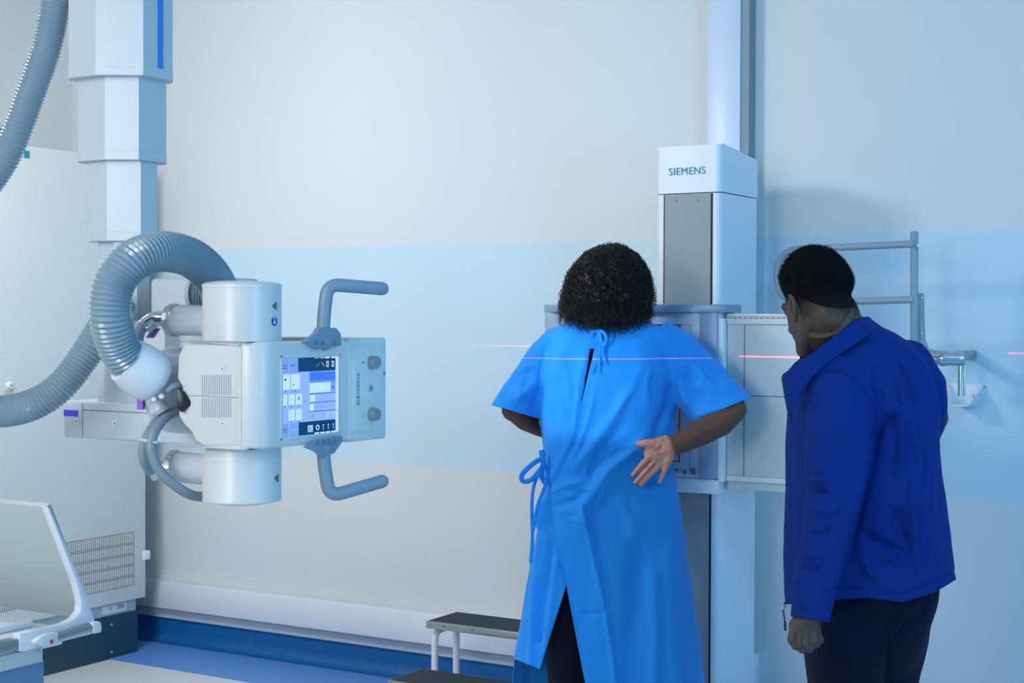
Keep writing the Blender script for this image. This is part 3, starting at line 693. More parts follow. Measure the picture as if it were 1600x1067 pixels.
# high-voltage connectors: sleeve, knurled ring, elbow
for (py, sign) in ((500, '-'), (733, '+')):
    c_in = P(350, py, 3.20); 
    if py == 733: a, b = P(272, 729, 3.24), P(340, 735, 3.20)
    else: a, b = P(270, 500, 3.24), P(345, 501, 3.20)
    ax = (b-a).normalized(); L = (b-a).length
    cn = LA('cable_connector', a, ax, [(0, .030), (.004, .0325), (L, .0325)], mcol, ts, 36)
    bm = bmesh.new(); lathe(bm, a-ax*.008, ax, [(0, .028), (.001, .0345), (.016, .0355), (.019, .0345)], 48)
    for v in bm.verts:
        rel = v.co-a; rr = rel-ax*rel.dot(ax); k = round(math.atan2(rr.z, rr.dot(RT))*48/(2*math.pi))
        if k % 2: v.co -= rr*.045
    finish(bm, 'knurled_ring', M['metal'], cn)
    mc = P(293 if py == 733 else 290, py+1, 3.20)
    mc = mc - FW*.001
    q_ = on_cyl  # marks
    cc = a+ax*.030 - FH*.0331
    bm = bmesh.new(); box(bm, cc+Vector((-.004, -.0005, -.0006)), cc+Vector((.004, .0008, .0006)))
    if sign == '+': box(bm, cc+Vector((-.0008, -.0005, -.004)), cc+Vector((.0008, .0008, .004)))
    else:
        bmesh.ops.rotate(bm, verts=bm.verts, cent=cc, matrix=Matrix.Rotation(math.pi/2, 3, FH))
    finish(bm, 'polarity_mark', M['sign_b'], cn, smooth=False)
    el = fillet([a, P(240, 498, 3.25), P(224, 512, 3.24)], .016, 8) if sign == '-' else fillet([a, a-ax*.02, P(236, 742, 3.25)], .01, 6)
    TB('elbow', el, .0180 if sign == '-' else .0150, M['chrome'], cn, 20)

# corrugated hoses
def hose(name, ctrl, r, m, parent, pitch=.0088, amp=.06):
    pts = resample(spline(ctrl, 24), pitch/4); rs = [r*(1+amp*math.cos(i*math.pi/2)) for i in range(len(pts))]
    bm = bmesh.new(); tube(bm, pts, rs, 40); o = finish(bm, name, m, parent)
    for p in o.data.polygons: p.use_smooth = True
    return o
D = 3.12
hose('corrugated_hose', [P(207, 572, 3.16), P(186, 543, 3.13), P(173, 496, 3.1), P(179, 445, 3.1), P(207, 408, 3.12), P(250, 393, 3.18), P(296, 402, 3.28), P(328, 428, 3.36), P(345, 462, 3.42), P(347, 500, 3.44)], .0405, M['hose'], ts)
hose('corrugated_hose', [P(352, 462, 3.46), P(300, 459, 3.46)], .027, M['hose'], ts, .006)
LA('hose_socket', P(303, 459, 3.455), (P(290, 459, 3.46)-P(303, 459, 3.455)), [(0, .030), (.01, .029)], M['grey2'], ts, 30)
hose('corrugated_hose', [P(190, 470, 3.52), P(165, 505, 3.48), P(135, 552, 3.44), P(92, 606, 3.42), P(40, 636, 3.42), P(-20, 640, 3.45), P(-75, 600, 3.5), P(-100, 520, 3.55), P(-85, 420, 3.58), P(-40, 320, 3.6), P(8, 245, 3.6), P(46, 150, 3.6), P(76, 60, 3.6), P(90, -30, 3.6), P(98, -160, 3.62), P(120, -330, 3.62)], .034, M['hose'], ts)
# white swivel end piece of the hose
ca, cb = P(203, 566, 3.16), P(252, 600, 3.2)
ax = (cb-ca).normalized()
bm = bmesh.new(); lathe(bm, ca-ax*.012, ax, [(0, .045), (.003, .049), (.03, .055), (.06, .056), (.075, .053), (.086, .045), (.09, .036)], 48)
finish(bm, 'hose_end_cap', M['white'], ts)
LA('gland', P(246, 632, 3.2), (P(262, 650, 3.2)-P(238, 612, 3.2)), [(-.012, .012), (.0, .020), (.012, .022), (.02, .017)], mcol, ts, 24)
for x, y in ((241, 624), (253, 619)): LA('bolt', P(x, y, 3.155), -FH, [(0, .007), (.006, .0065), (.008, .004)], M['metal'], ts, 16)
# black coupling and grey cables
PR('black_coupling', [P(x, y, 3.14) for x, y in ((276, 606), (287, 612), (299, 628), (297, 634), (283, 645), (276, 636))], FH*.03, M['black'], ts, bev=.003)
TB('cable', spline([P(262, 611, 3.17), P(272, 604, 3.17), P(283, 603, 3.18), P(290, 612, 3.2)], 8), .008, M['greyblue'], ts, 16)
mcab = mat('cable_sheath', '7f93a0', .4, vary=.06)
TB('cable', spline([P(283, 640, 3.24), P(262, 650, 3.2), P(243, 672, 3.17), P(236, 700, 3.16), P(249, 735, 3.16), P(280, 763, 3.17), P(305, 775, 3.2), P(330, 775, 3.24)], 8), .0105, mcab, ts, 16)
TB('cable', spline([P(258, 645, 3.24), P(238, 668, 3.22), P(224, 700, 3.2), P(226, 722, 3.2), P(236, 738, 3.22)], 8), .0105, mcab, ts, 16)
TB('cable', spline([P(230, 505, 3.235), P(221, 514, 3.235), P(216, 528, 3.235), P(215, 545, 3.24)], 8), .0115, mcab, ts, 16)
TB('cable_tie', [P(222, 687, 3.165), P(246, 691, 3.165)], .0125, M['white'], ts, 12, flat=.3, ref=ZU)
# centring lamp of the collimator and its laser line
sp = bpy.data.lights.new('collimator_lamp', 'AREA'); sp.shape = 'RECTANGLE'; sp.size = .004; sp.size_y = .004; sp.energy = 9; sp.color = (.72, .87, 1.0)
so_ = bpy.data.objects.new('collimator_lamp', sp); COL.objects.link(so_); so_.location = (apx, yc1-.115, apz); so_.rotation_euler = (math.pi/2, 0, 0)
so_.rotation_euler = (Vector((0, 1, 0))).to_track_quat('-Z', 'Y').to_euler()
lz = bpy.data.lights.new('laser_line_lamp', 'POINT'); lz.shadow_soft_size = 0; lz.energy = 1300; lz.color = (1, .012, .018)
lo = bpy.data.objects.new('laser_line_lamp', lz); COL.objects.link(lo); lo.location = (-2.03, yc1+.004, 1.315); lo.rotation_euler = (rad(.6), 0, 0)
lz.use_nodes = True; nt = lz.node_tree; em = nt.nodes['Emission']
tc = nt.nodes.new('ShaderNodeTexCoord'); sx = nt.nodes.new('ShaderNodeSeparateXYZ'); nt.links.new(tc.outputs['Normal'], sx.inputs[0])
def mth(op, a_, b_=None):
    n = nt.nodes.new('ShaderNodeMath'); n.operation = op
    for i, v in enumerate((a_, b_)):
        if v is None: continue
        if isinstance(v, (int, float)): n.inputs[i].default_value = v
        else: nt.links.new(v, n.inputs[i])
    return n.outputs[0]
thin = mth('LESS_THAN', mth('ABSOLUTE', sx.outputs['Z']), .0012)
fan = mth('LESS_THAN', mth('ABSOLUTE', sx.outputs['X']), .60)
wx = mth('MAXIMUM', mth('SUBTRACT', 1.0, mth('POWER', mth('DIVIDE', mth('ABSOLUTE', sx.outputs['X']), .56), 2.0)), 0.0)
nt.links.new(mth('MULTIPLY', mth('MULTIPLY', thin, fan), mth('POWER', wx, 2.5)), em.inputs['Strength'])

# ------------------------------------------------------------------ two-step stool
XL = PL(665, 970, 1, 4.56)
zu = P(665, 965, 5.5).z
st = thing('step_stool', 'white tubular two-step stool with dark rubber treads beside the patient', 'step stool', (XL.x+.2, 4.5, 0))
ya = P(665, 970, 5.50).y; xa = P(665, 970, 5.50).x
za = P(665, 970, 5.50).z
yb = ya
for k in range(500):
    if pix(Vector((xa, ya+k*.001, za)))[0] >= 713: yb = ya+k*.001; break
xw = xa+.43
def step(x0, x1, y0, y1, z):
    BX('step_frame', (x0, y0, z-.026), (x1, y1, z), M['alu'], st, bev=.003)
    BX('tread', (x0+.008, y0+.008, z-.002), (x1-.008, y1-.008, z+.0015), M['tread'], st, smooth=False)
step(xa, xw, ya, yb, za)
zl = P(660, 1044, 5.46).z; pb = P(659, 1043, 5.46)
yl0 = pb.y
for k in range(500):
    if pix(Vector((pb.x, pb.y-k*.001, zl)))[0] <= 605: yl0 = pb.y-k*.001; break
step(pb.x, pb.x+.43, yl0, pb.y, zl)
for x in (xa+.02, xw-.02):
    pth = fillet([(x, ya+.03, 0.006), (x, ya+.03, za-.04), (x, yb-.03, za-.04), (x, yb-.03, .006)], .035, 6)
    TB('leg_hoop', pth, .0125, M['white'], st, 16)
    TB('lower_hoop', fillet([(x, yl0+.03, .006), (x, yl0+.03, zl-.04), (x, ya+.03, zl-.04)], .03, 6), .0125, M['white'], st, 16)
    TB('side_rail', [(x, ya+.03, .09), (x, yb-.03, .09)], .010, M['white'], st, 12)
for x in (xa+.08, xa+.2): LA('screw', (x, ya, za-.013), (0, -1, 0), [(0, .003), (.001, .0025)], M['dark'], st, 10)

# ------------------------------------------------------------------ examination table at lower left
tb = thing('examination_table', 'white x-ray examination table with raised pale end panel in the lower left corner', 'examination table', (-2.75, 2.0, 0))
XE = PL(148, 975, 1, 2.52).x          # side rail plane
mp = mat('table_panel', 'b3bfbe', .45, vary=.02)
def TP(px, py): return PL(px, py, 0, XE)
# leaning end panel: spanned by the x axis and a line leaning back over the table
t0 = TP(76, 793); t1 = TP(143, 968)
lean = t0-t1
bot = t1+lean*.02
BXv = Vector((-1, 0, 0))
def leanq(u0, u1, w0, w1, th, off=0):
    n = BXv.cross(lean).normalized()
    pts = [t1+lean*u0+BXv*w0+n*off, t1+lean*u1+BXv*w0+n*off, t1+lean*u1+BXv*w1+n*off, t1+lean*u0+BXv*w1+n*off]; return pts, n*th
pts, v_ = leanq(-.01, 1.0, .012, .62, .02)
PR('end_panel', pts, v_, mp, tb, bev=.004)
side = [(74, 791), (79, 795), (133, 920), (147, 966), (151, 975), (150, 984), (146, 990), (60, 1012), (42, 1018), (31, 1018), (31, 990), (60, 984), (100, 975), (116, 967), (126, 955), (127, 940), (119, 908)]
PR('side_arm', [TP(x, y) for x, y in side], (-.022, 0, 0), M['white'], tb, bev=.0025)
TB('chrome_bar', [TP(80, 997)+Vector((.004, 0, 0)), TP(140, 979)+Vector((.004, 0, 0))], .0105, M['alu'], tb, 20)
PR('bar_end', [TP(x, y) for x, y in ((137, 971), (150, 970), (152, 978), (151, 987), (139, 989))], (.016, 0, 0), M['white'], tb, bev=.003)
PR('bar_end', [TP(x, y) for x, y in ((46, 1000), (62, 990), (83, 986), (83, 1005), (60, 1010), (48, 1006))], (.018, 0, 0), M['white'], tb, bev=.004)
a = TP(71.5, 1001); LA('red_button', a+Vector((.018, 0, 0)), (1, 0, 0), [(0, .0045), (.002, .004)], M['red'], tb, 20)
a = TP(151, 983); LA('red_mark', a+Vector((.0, .001, .001)), (.3, 1, 0), [(0, .004), (.004, .004)], M['red'], tb, 12)
zr = TP(60, 985).z; yE = TP(31, 990).y
BX('table_top', (XE-.62, yE-1.6, TP(28, 1000).z-.04), (XE-.02, TP(110, 965).y, TP(28, 1000).z+.002), M['white'], tb, bev=.008)
BX('accessory_rail', (XE-.03, yE-1.6, TP(20, 1013).z-.006), (XE-.002, yE-.002, TP(20, 1000).z), M['alu'], tb, bev=.003)
BX('mattress_sheet', (XE-.58, yE-1.5, TP(28, 1000).z), (XE-.07, TP(88, 960).y, TP(28, 1000).z+.02), M['white'], tb, bev=.009, seg=3)
BX('side_skirt', (XE-.60, yE-1.6, TP(60, 1038).z), (XE-.012, TP(73, 1010).y, TP(60, 1014).z), M['cream'], tb, bev=.002)
for px, py in ((67, 1017), (0, 1033)): a = TP(px, py); LA('screw', (XE-.012, a.y, a.z), (1, 0, 0), [(0, .005), (.002, .004)], M['grey2'], tb, 14)
BX('pedestal', (XE-.55, yE-1.5, 0), (XE-.02, TP(80, 1050).y, TP(60, 1038).z+.004), mat('pedestal_blue_grey', '7391b5', .45), tb, bev=.006)

# ================================================================== people
def skin_mat(name, a, b):
    m = mat(name, a, .55, vary=.08, nscale=40, bump=.25, bscale=350)
    nt = m.node_tree; bs = nt.nodes['Principled BSDF']; src = bs.inputs['Base Color'].links[0].from_socket
    at = nt.nodes.new('ShaderNodeAttribute'); at.attribute_name = 'tone'
    mx = nt.nodes.new('ShaderNodeMix'); mx.data_type = 'RGBA'; nt.links.new(at.outputs['Fac'], mx.inputs[0]); nt.links.new(src, mx.inputs[6])
    mx.inputs[7].default_value = srgb(b); nt.links.new(mx.outputs[2], bs.inputs['Base Color'])
    bs.inputs['Subsurface Weight'].default_value = .06; bs.inputs['Subsurface Radius'].default_value = (.02, .008, .004)
    return m
def cloth_mat(name, c, rough=.75, sheen=.3, vary=.05, bump=.25):
    m = mat(name, c, rough, vary=vary, nscale=9, bump=bump, bscale=900)
    m.node_tree.nodes['Principled BSDF'].inputs['Sheen Weight'].default_value = sheen; m.node_tree.nodes['Principled BSDF'].inputs['Specular IOR Level'].default_value = .18
    return m
def Pm(d, *pp): return [P(x, y, d) for x, y in pp]
def hand_fingers(bm, fs):
    """fs: list of (points with pixel x, y, depth), radii"""
    for pts, rs in fs:
        q = [P(*p) for p in pts]
        tube(bm, q, rs, 12, dome=True)

# ------------------------------------------------------------------ woman in the gown
dW = 4.62
FYw = 1.45*F_PX/dW + 494        # image row of the floor below her
woman = thing('person', 'person with black curly hair in a bright blue patient gown, standing against the detector', 'person', (P(950, 500, dW).x, P(950, 500, dW).y, 0))
bm = bmesh.new()
# torso and pelvis, slimmer than the gown
loft_px(bm, rows_i([(486, 925, 975, dW+.01, .045), (503, 918, 985, dW, .06), (520, 890, 1030, dW, .08), (550, 868, 1045, dW, .095), (600, 866, 1042, dW, .105), (660, 868, 1032, dW, .10), (720, 866, 1036, dW, .10), (790, 862, 1046, dW, .11), (850, 858, 1048, dW, .115), (890, 868, 1040, dW, .09)], 3), 40)
tube(bm, [P(950, 440, dW+.02), P(950, 475, dW+.01), P(950, 510, dW)], [.058, .055, .06], 24)
# head with face turned towards the detector
hc = P(951, 438, dW-.01)
ellipsoid(bm, hc, (.074, .092, .108)); 
fx = Vector((0, 1, 0))
ellipsoid(bm, hc+fx*.045-ZU*.055, (.052, .05, .055))
tube(bm, [hc+fx*.085+ZU*.015, hc+fx*.104-ZU*.02, hc+fx*.110-ZU*.032], [.010, .013, .015], 12, dome=True)
tube(bm, [hc+fx*.092-ZU*.058+RH*.018, hc+fx*.098-ZU*.057, hc+fx*.092-ZU*.058-RH*.018], [.007, .009, .007], 10, dome=True)
for s in (-1, 1):
    ellipsoid(bm, hc+fx*.082+Vector((s*.030, 0, .012)), (.014, .010, .010), seg=16)
    ellipsoid(bm, hc+Vector((s*.076, 0, -.01)), (.010, .018, .030), seg=16)
# legs down to the floor
for x0, x1, x2 in ((900, 893, 890), (1005, 1010, 1014)):
    tube(bm, [P(x0, 850, dW), P(x0, 930, dW), P(x1, 1030, dW-.0), P(x1, 1090, dW+.01), P(x2, 1180, dW), P(x2, FYw-26, dW)], [.088, .082, .058, .060, .045, .036], 24)
    a = P(x2, FYw-10, dW); a.z = .045
    tube(bm, [a-fx*.05, a+fx*.05, a+fx*.16-ZU*.012], [.038, .038, .030], 20, dome=True, ref=ZU, flat=.8)
# right arm: upper arm inside the sleeve, elbow out, forearm to the back of the hip
tube(bm, [P(1040, 545, dW), P(1095, 595, dW-.04), P(1145, 632, dW-.10)], [.052, .045, .037], 24, dome=True)
tube(bm, [P(1150, 640, dW-.11), P(1128, 660, dW-.13), P(1100, 674, dW-.15), P(1076, 686, dW-.17), P(1050, 697, dW-.185), P(1040, 700, dW-.19)], [.033, .0385, .0385, .034, .0275, .028], 24, dome=True)
# palm facing outwards, fingers spread downwards
hp = dW-.19
palm = [(1046, 693, hp), (1034, 699, hp-.004), (1022, 708, hp-.004), (1017, 714, hp)]
tube(bm, [P(*p) for p in palm], [.028, .034, .035, .026], 24, dome=True, ref=FH, flat=.45)
tube(bm, [P(1047, 706, hp-.004), P(1040, 722, hp-.004)], [.019, .017], 16, dome=True, ref=FH, flat=.7)
tube(bm, [P(1030, 691, hp-.006), P(1024, 700, hp-.008)], [.016, .014], 16, dome=True)
hand_fingers(bm, [
    ([(1034, 695, hp-.004), (1020, 693, hp-.010), (1008, 692.5, hp-.010), (998, 693, hp-.004)], [.0150, .0150, .0128, .0100]),
    ([(1020, 707, hp), (1012, 716, hp-.006), (1000, 729, hp-.007), (989, 742, hp+.005)], [.0098, .0094, .0086, .0072]),
    ([(1026, 715, hp), (1019, 725, hp-.007), (1006, 739, hp-.008), (993, 753.5, hp+.005)], [.0098, .0094, .0086, .0072]),
    ([(1034, 720, hp), (1027, 731, hp-.006), (1014, 743, hp-.006), (1001, 757, hp+.005)], [.0096, .0092, .0084, .0070]),
    ([(1044, 720, hp-.002), (1039.5, 732, hp-.005), (1035, 743, hp-.003), (1030.5, 753.5, hp+.006)], [.0096, .0086, .0076, .0062])])
# left arm, hand on the front of the hip
tube(bm, [P(866, 545, dW), P(832, 600, dW+.0), P(802, 640, dW+.0)], [.05, .043, .036], 24, dome=True)
tube(bm, [P(803, 640, dW), P(822, 655, dW+.04), P(846, 666, dW+.09), P(866, 676, dW+.13)], [.0345, .036, .033, .025], 24, dome=True)
lh = dW+.15
tube(bm, [P(872, 680, lh-.01), P(886, 690, lh), P(896, 698, lh)], [.026, .034, .026], 20, dome=True, ref=FH, flat=.5)
hand_fingers(bm, [([(880, 690+i*5-8, lh), (900, 694+i*7-8, lh+.004), (914, 700+i*8-8, lh+.002)], [.009, .0085, .007]) for i in range(4)] + [([(880, 680, lh), (888, 668, lh), (892, 660, lh)], [.011, .010, .008])])
bm = remeshed(bm, .0028, 3)
apply_folds(bm, [([(1017, 720), (1001, 736), (988, 749)], -.0055, 1.1, 'b'), ([(1024, 726), (1009, 742), (994.5, 758)], -.0055, 1.1, 'b'),
    ([(1006, 716), (1012, 722)], -.0012, 1.3, 'b'), ([(1012, 728), (1018, 733)], -.0012, 1.3, 'b'), ([(1020, 735), (1026, 739)], -.0012, 1.3, 'b'), ([(997, 727), (1003, 732)], -.0010, 1.2, 'b'), ([(1002, 739), (1007, 743)], -.0010, 1.2, 'b'), ([(1009, 746), (1015, 750)], -.0010, 1.2, 'b'),
    ([(1038, 692), (1031, 702), (1019, 707)], -.0026, 1.6, 'r'), ([(1048, 704), (1037, 711), (1024, 713)], -.0022, 1.5, 'r'), ([(1028, 689), (1023, 697), (1020, 703)], -.0022, 1.5, 'r'), ([(1050, 691), (1057, 708)], -.0018, 1.5, 'b'),
    ([(1026, 697), (1036, 692)], .003, 4, 'b'), ([(1046, 718), (1048, 704)], .003, 5, 'b')])
me_t = bm.verts.layers.float.new('tone')
for v in bm.verts:
    x, y, d = pix(v.co)
    if 980 < x < 1056 and 680 < y < 765 and d < dW-.12:
        e = max(0, min(1, (1053-x-(y-697)*-.35)/7)); facing = max(0, min(1, (-v.normal.dot(FW))*1.5+.15)); v[me_t] = e*facing
wbody = finish(bm, 'body', skin_mat('skin_brown', '5e412f', 'c08c7c'), woman)
# short nails seen end-on at the finger tips
for px, py, dd in ((987.6, 744.5, .0), (991.2, 756, .0), (999, 759.5, .0), (1029.6, 756, .0)):
    bm = bmesh.new(); ellipsoid(bm, P(px, py, hp+.007), (.0045, .0028, .0032), seg=10); finish(bm, 'nail', mat('nail', '2a3a44', .25), wbody)

# gown
dG = dW
bm = bmesh.new()
loft_px(bm, rows_i([(486, 922, 980, dG, .05), (494, 908, 994, dG, .06), (501, 893, 1009, dG, .07), (507, 878, 1026, dG, .082), (518, 860, 1044, dG, .10), (540, 848, 1056, dG, .122), (575, 842, 1060, dG, .135), (610, 840, 1059, dG, .14), (645, 841, 1056, dG, .138), (690, 847, 1050, dG, .132), (720, 849, 1050, dG, .13), (755, 850, 1056, dG, .135), (800, 843, 1064, dG, .145), (850, 835, 1071, dG, .155), (900, 825, 1079, dG, .16), (960, 815, 1088, dG, .165), (1030, 803, 1097, dG, .17), (1100, 796, 1103, dG, .17), (1150, 794, 1106, dG, .17)], 4), 64)
# sleeves
tube(bm, [P(1018, 530, dG), P(1050, 556, dG-.01), P(1085, 592, dG-.03), P(1122, 636, dG-.07), P(1150, 668, dG-.10)], [.072, .086, .090, .092, .094], 36, ref=FH, flat=[1.05, .95, .85, .75, .72])
tube(bm, [P(885, 535, dG), P(862, 560, dG), P(833, 600, dG), P(806, 642, dG), P(790, 668, dG)], [.066, .074, .073, .072, .074], 36, ref=FH, flat=[1.1, .95, .9, .85, .8])
bm = remeshed(bm, .0062, 10)
foldsW = [
    # seams
    ([(1024, 505), (1056, 535), (1062, 565), (1056, 600), (1048, 640)], .0035, 3, 's'),
    ([(872, 512), (850, 545), (842, 590), (846, 640)], -.0035, 2.5, 'r'),
    # placket on the back that runs down to the left
    ([(922, 535), (914, 580), (907, 640), (895, 690), (873, 735), (853, 768)], .006, 3.0, 's'),
    ([(908, 560), (904, 620), (897, 665)], .003, 2.5, 'r'),
    ([(930, 600), (921, 650), (903, 700), (880, 738)], .0035, 4, 'r'),
    # long drag folds
    ([(1000, 580), (965, 640), (920, 705), (885, 745)], .007, 9, 'r'), ([(1035, 655), (1000, 690), (950, 740), (915, 790), (908, 850)], .009, 10, 'r'),
    ([(985, 650), (945, 700), (912, 760)], -.006, 8, 'r'), ([(870, 600), (878, 650), (890, 690)], .005, 7, 'r'),
    ([(1052, 590), (1046, 640), (1015, 690)], -.009, 9, 'r'), ([(1058, 610), (1044, 660), (1032, 684)], .007, 5, 'r'),
    ([(1062, 560), (1085, 575), (1110, 600)], .007, 8, 'r'), ([(1060, 580), (1080, 610), (1100, 640)], -.008, 8, 'r'), ([(1058, 590), (1072, 625), (1095, 645), (1125, 640)], .007, 6, 'r'), ([(1075, 600), (1110, 605), (1150, 615)], .004, 8, 'r'), ([(1076, 625), (1090, 642), (1106, 645)], -.006, 4, 'r'),
    ([(846, 590), (825, 610), (800, 630)], .006, 7, 'r'), ([(843, 575), (812, 585), (790, 610)], -.005, 7, 'r'), ([(842, 610), (832, 630), (835, 650)], -.007, 5, 'r'),
    ([(900, 520), (875, 560), (870, 600)], .005, 8, 'r'), ([(985, 515), (1000, 560), (1005, 600)], .003, 12, 'r'), ([(962, 540), (985, 530), (1015, 535)], .003, 6, 'r'),
    ([(888, 503), (905, 508), (925, 510)], .004, 3, 'r'), ([(955, 513), (985, 506), (1008, 498)], .003, 3, 'r'),
    ([(856, 770), (880, 760), (920, 750)], .004, 5, 'r'), ([(860, 790), (890, 785), (915, 770)], -.004, 5, 'r'), ([(865, 800), (885, 798), (905, 800)], .003, 4, 'r'),
    # skirt
    ([(912, 790), (925, 860), (945, 950), (962, 1066), (970, 1120)], .006, 5, 'b'), ([(1000, 860), (995, 930), (985, 1000), (980, 1070)], -.008, 16, 'b'), ([(1045, 860), (1050, 950), (1058, 1080)], .008, 14, 'b'),
    ([(1020, 900), (1025, 980), (1020, 1080)], .007, 10, 'b'), ([(900, 960), (940, 958), (950, 950)], -.003, 4, 'r'), ([(900, 800), (930, 900), (940, 1000)], .004, 12, 'b'),
    ([(850, 790), (838, 880), (834, 960), (832, 1040)], .010, 6, 'b'), ([(862, 850), (850, 930), (842, 1000)], -.007, 7, 'b'), ([(843, 830), (826, 930), (818, 1010)], -.006, 6, 'b'),
    ([(870, 880), (862, 950), (850, 1020)], .006, 6, 'b'), ([(1052, 770), (1030, 760), (1000, 770)], .004, 8, 'r'),
    ([(880, 640), (892, 660), (905, 668)], .003, 3, 'r'), ([(1000, 600), (975, 625), (955, 655)], .003, 4, 'r'), ([(1020, 560), (1010, 600), (1012, 640)], .003, 5, 'r'),
    ([(1030, 690), (990, 705), (955, 728), (930, 760)], .004, 5, 'r'), ([(1000, 690), (960, 700), (925, 722)], .0035, 4, 'r'), ([(975, 735), (945, 765), (930, 800)], .0035, 4, 'r'), ([(880, 560), (888, 600), (892, 640)], .003, 4, 'r'),
    ([(880, 745), (900, 760), (935, 768)], .003, 3, 'r'), ([(870, 770), (900, 778), (930, 775)], .0025, 3, 'r'), ([(880, 810), (905, 815), (925, 822)], .0025, 3, 'r'), ([(920, 720), (915, 740), (925, 752)], .003, 3, 'r'),
    ([(1085, 560), (1100, 590), (1125, 610)], .003, 4, 'r'), ([(1070, 545), (1078, 570), (1076, 600)], -.004, 4, 'r'), ([(820, 570), (812, 600), (815, 630)], .003, 5, 'r'), ([(800, 590), (790, 610), (788, 635)], -.003, 4, 'r'),
    ([(1075, 830), (1060, 860), (1055, 900)], .004, 6, 'r'), ([(960, 770), (985, 810), (995, 860)], .003, 8, 'r'),
    # the right hand flap lies over the left hand flap
    ([(853, 768), (866, 830), (884, 915), (900, 985), (912, 1062), (916, 1100)], .007, 4, 's'),
]
apply_folds(bm, [(f[0], f[1]*(1.0 if f[3] == 's' else 1.7), f[2], f[3]) for f in foldsW])
# fine crumple of the cloth
for v in bm.verts:
    n_ = noise.noise(v.co*9)*.0035 + noise.noise(Vector((v.co.x*26, v.co.y*26, v.co.z*12)))*.0018 + noise.noise(v.co*55)*.0006; v.co += v.normal*n_
# openings: hem, neck, cuffs
front = lambda c: (c-P(950, 700, dG)).dot(FH) < .02
cut(bm, P(950, 1140, dG), Vector((0, 0, -1)), lambda c: True)
cut(bm, P(950, 497, dG), Vector((0, 0, 1)), lambda c: abs((c-P(951, 497, dG)).dot(RH)) < .2 and pix(c)[1] < 505)
A, n_ = view_plane((1168, 623), (1078, 660), dG-.07)
if (P(1150, 670, dG-.1)-A).dot(n_) < 0: n_ = -n_
cut(bm, A, n_, lambda c: pix(c)[0] > 1070 and 610 < pix(c)[1] < 700 and (pix(c)[0]-1070 > (pix(c)[1]-690)*.3))
A, n_ = view_plane((772, 634), (838, 653), dG)
if (P(790, 668, dG)-A).dot(n_) < 0: n_ = -n_
cut(bm, A, n_, lambda c: pix(c)[0] < 842 and 620 < pix(c)[1] < 700)
# slit that shows the dark trousers
sl = lambda c: front(c) and pix(c)[1] > 912 and 780 < pix(c)[0] < 935
A1, n1 = view_plane((885, 914), (845, 1040), dG); A2, n2 = view_plane((885, 914), (916, 1075), dG)
mid = P(882, 1040, dG-.15)
cut(bm, A1, n1, sl, False); cut(bm, A2, n2, sl, False)
if (mid-A1).dot(n1) < 0: n1 = -n1
if (mid-A2).dot(n2) < 0: n2 = -n2
dl = [f for f in bm.faces if sl(f.calc_center_median()) and (f.calc_center_median()-A1).dot(n1) > 0 and (f.calc_center_median()-A2).dot(n2) > 0]
bmesh.ops.delete(bm, geom=dl, context='FACES')
# shorter hem of the left flap
A3, n3 = view_plane((795, 1026), (850, 1048), dG)
if (P(820, 1100, dG)-A3).dot(n3) < 0: n3 = -n3
cut(bm, A3, n3, lambda c: front(c) and pix(c)[0] < 884 and (c-A1).dot(n1) < 0 and pix(c)[1] > 1000)
# narrow gap of the back opening
ga, gb = view_plane((923, 540), (908, 632), dG); gc, gd = view_plane((929, 544), (908, 632), dG)
gp = lambda c: front(c) and 540 < pix(c)[1] < 632 and 900 < pix(c)[0] < 935
cut(bm, ga, gb, gp, False); cut(bm, gc, gd, gp, False)
mid = P(922, 570, dG-.12)
if (mid-ga).dot(gb) < 0: gb = -gb
if (mid-gc).dot(gd) < 0: gd = -gd
bmesh.ops.delete(bm, geom=[f for f in bm.faces if gp(f.calc_center_median()) and (f.calc_center_median()-ga).dot(gb) > 0 and (f.calc_center_median()-gc).dot(gd) > 0], context='FACES')
mg = cloth_mat('gown_cloth', '1c91f0', .7, .15, vary=.04)
gown = finish(bm, 'gown', mg, woman); solidify(gown, .0016)
for p in gown.data.polygons: p.use_smooth = True
# ties
def ribbon(name, pts, wdt, parent, th=.25):
    q = spline([P(*p) for p in pts], 6)
    TB(name, q, wdt, mg, parent, 10, ref=FH, flat=th)
dt = dG-.135
ribbon('neck_tie', [(936, 516, dt), (925, 520, dt-.01), (921, 533, dt-.018), (925, 543, dt-.016), (931, 536, dt-.012), (936, 518, dt-.004)], .0042, gown)
ribbon('neck_tie', [(936, 516, dt), (944, 520, dt-.01), (947, 530, dt-.018), (943, 540, dt-.016), (939, 530, dt-.012), (937, 518, dt-.004)], .0042, gown)
ribbon('neck_tie', [(937, 516, dt), (938, 535, dt-.012), (936, 558, dt-.014), (937, 583, dt-.008)], .0042, gown)
ribbon('neck_tie', [(938, 517, dt), (934, 540, dt-.012), (932, 560, dt-.014), (925, 583, dt-.008)], .003, gown)
ribbon('neck_tie', [(938, 517, dt), (941, 540, dt-.012), (943, 558, dt-.012), (949, 572, dt-.006)], .004, gown)
ribbon('side_tie', [(851, 716, dG-.06), (836, 722, dG-.08), (816, 741, dG-.09), (818, 752, dG-.09), (832, 748, dG-.09), (849, 728, dG-.06)], .0075, gown)
ribbon('side_tie', [(850, 712, dG-.06), (846, 705, dG-.07), (849, 722, dG-.07), (846, 742, dG-.07), (852, 755, dG-.08)], .008, gown)
ribbon('side_tie', [(850, 720, dG-.06), (842, 738, dG-.08), (833, 765, dG-.09), (831, 800, dG-.10), (832, 840, dG-.11), (829, 880, dG-.12)], .0052, gown)
ribbon('side_tie', [(850, 722, dG-.06), (856, 745, dG-.07), (840, 790, dG-.10), (833, 830, dG-.12)], .005, gown)
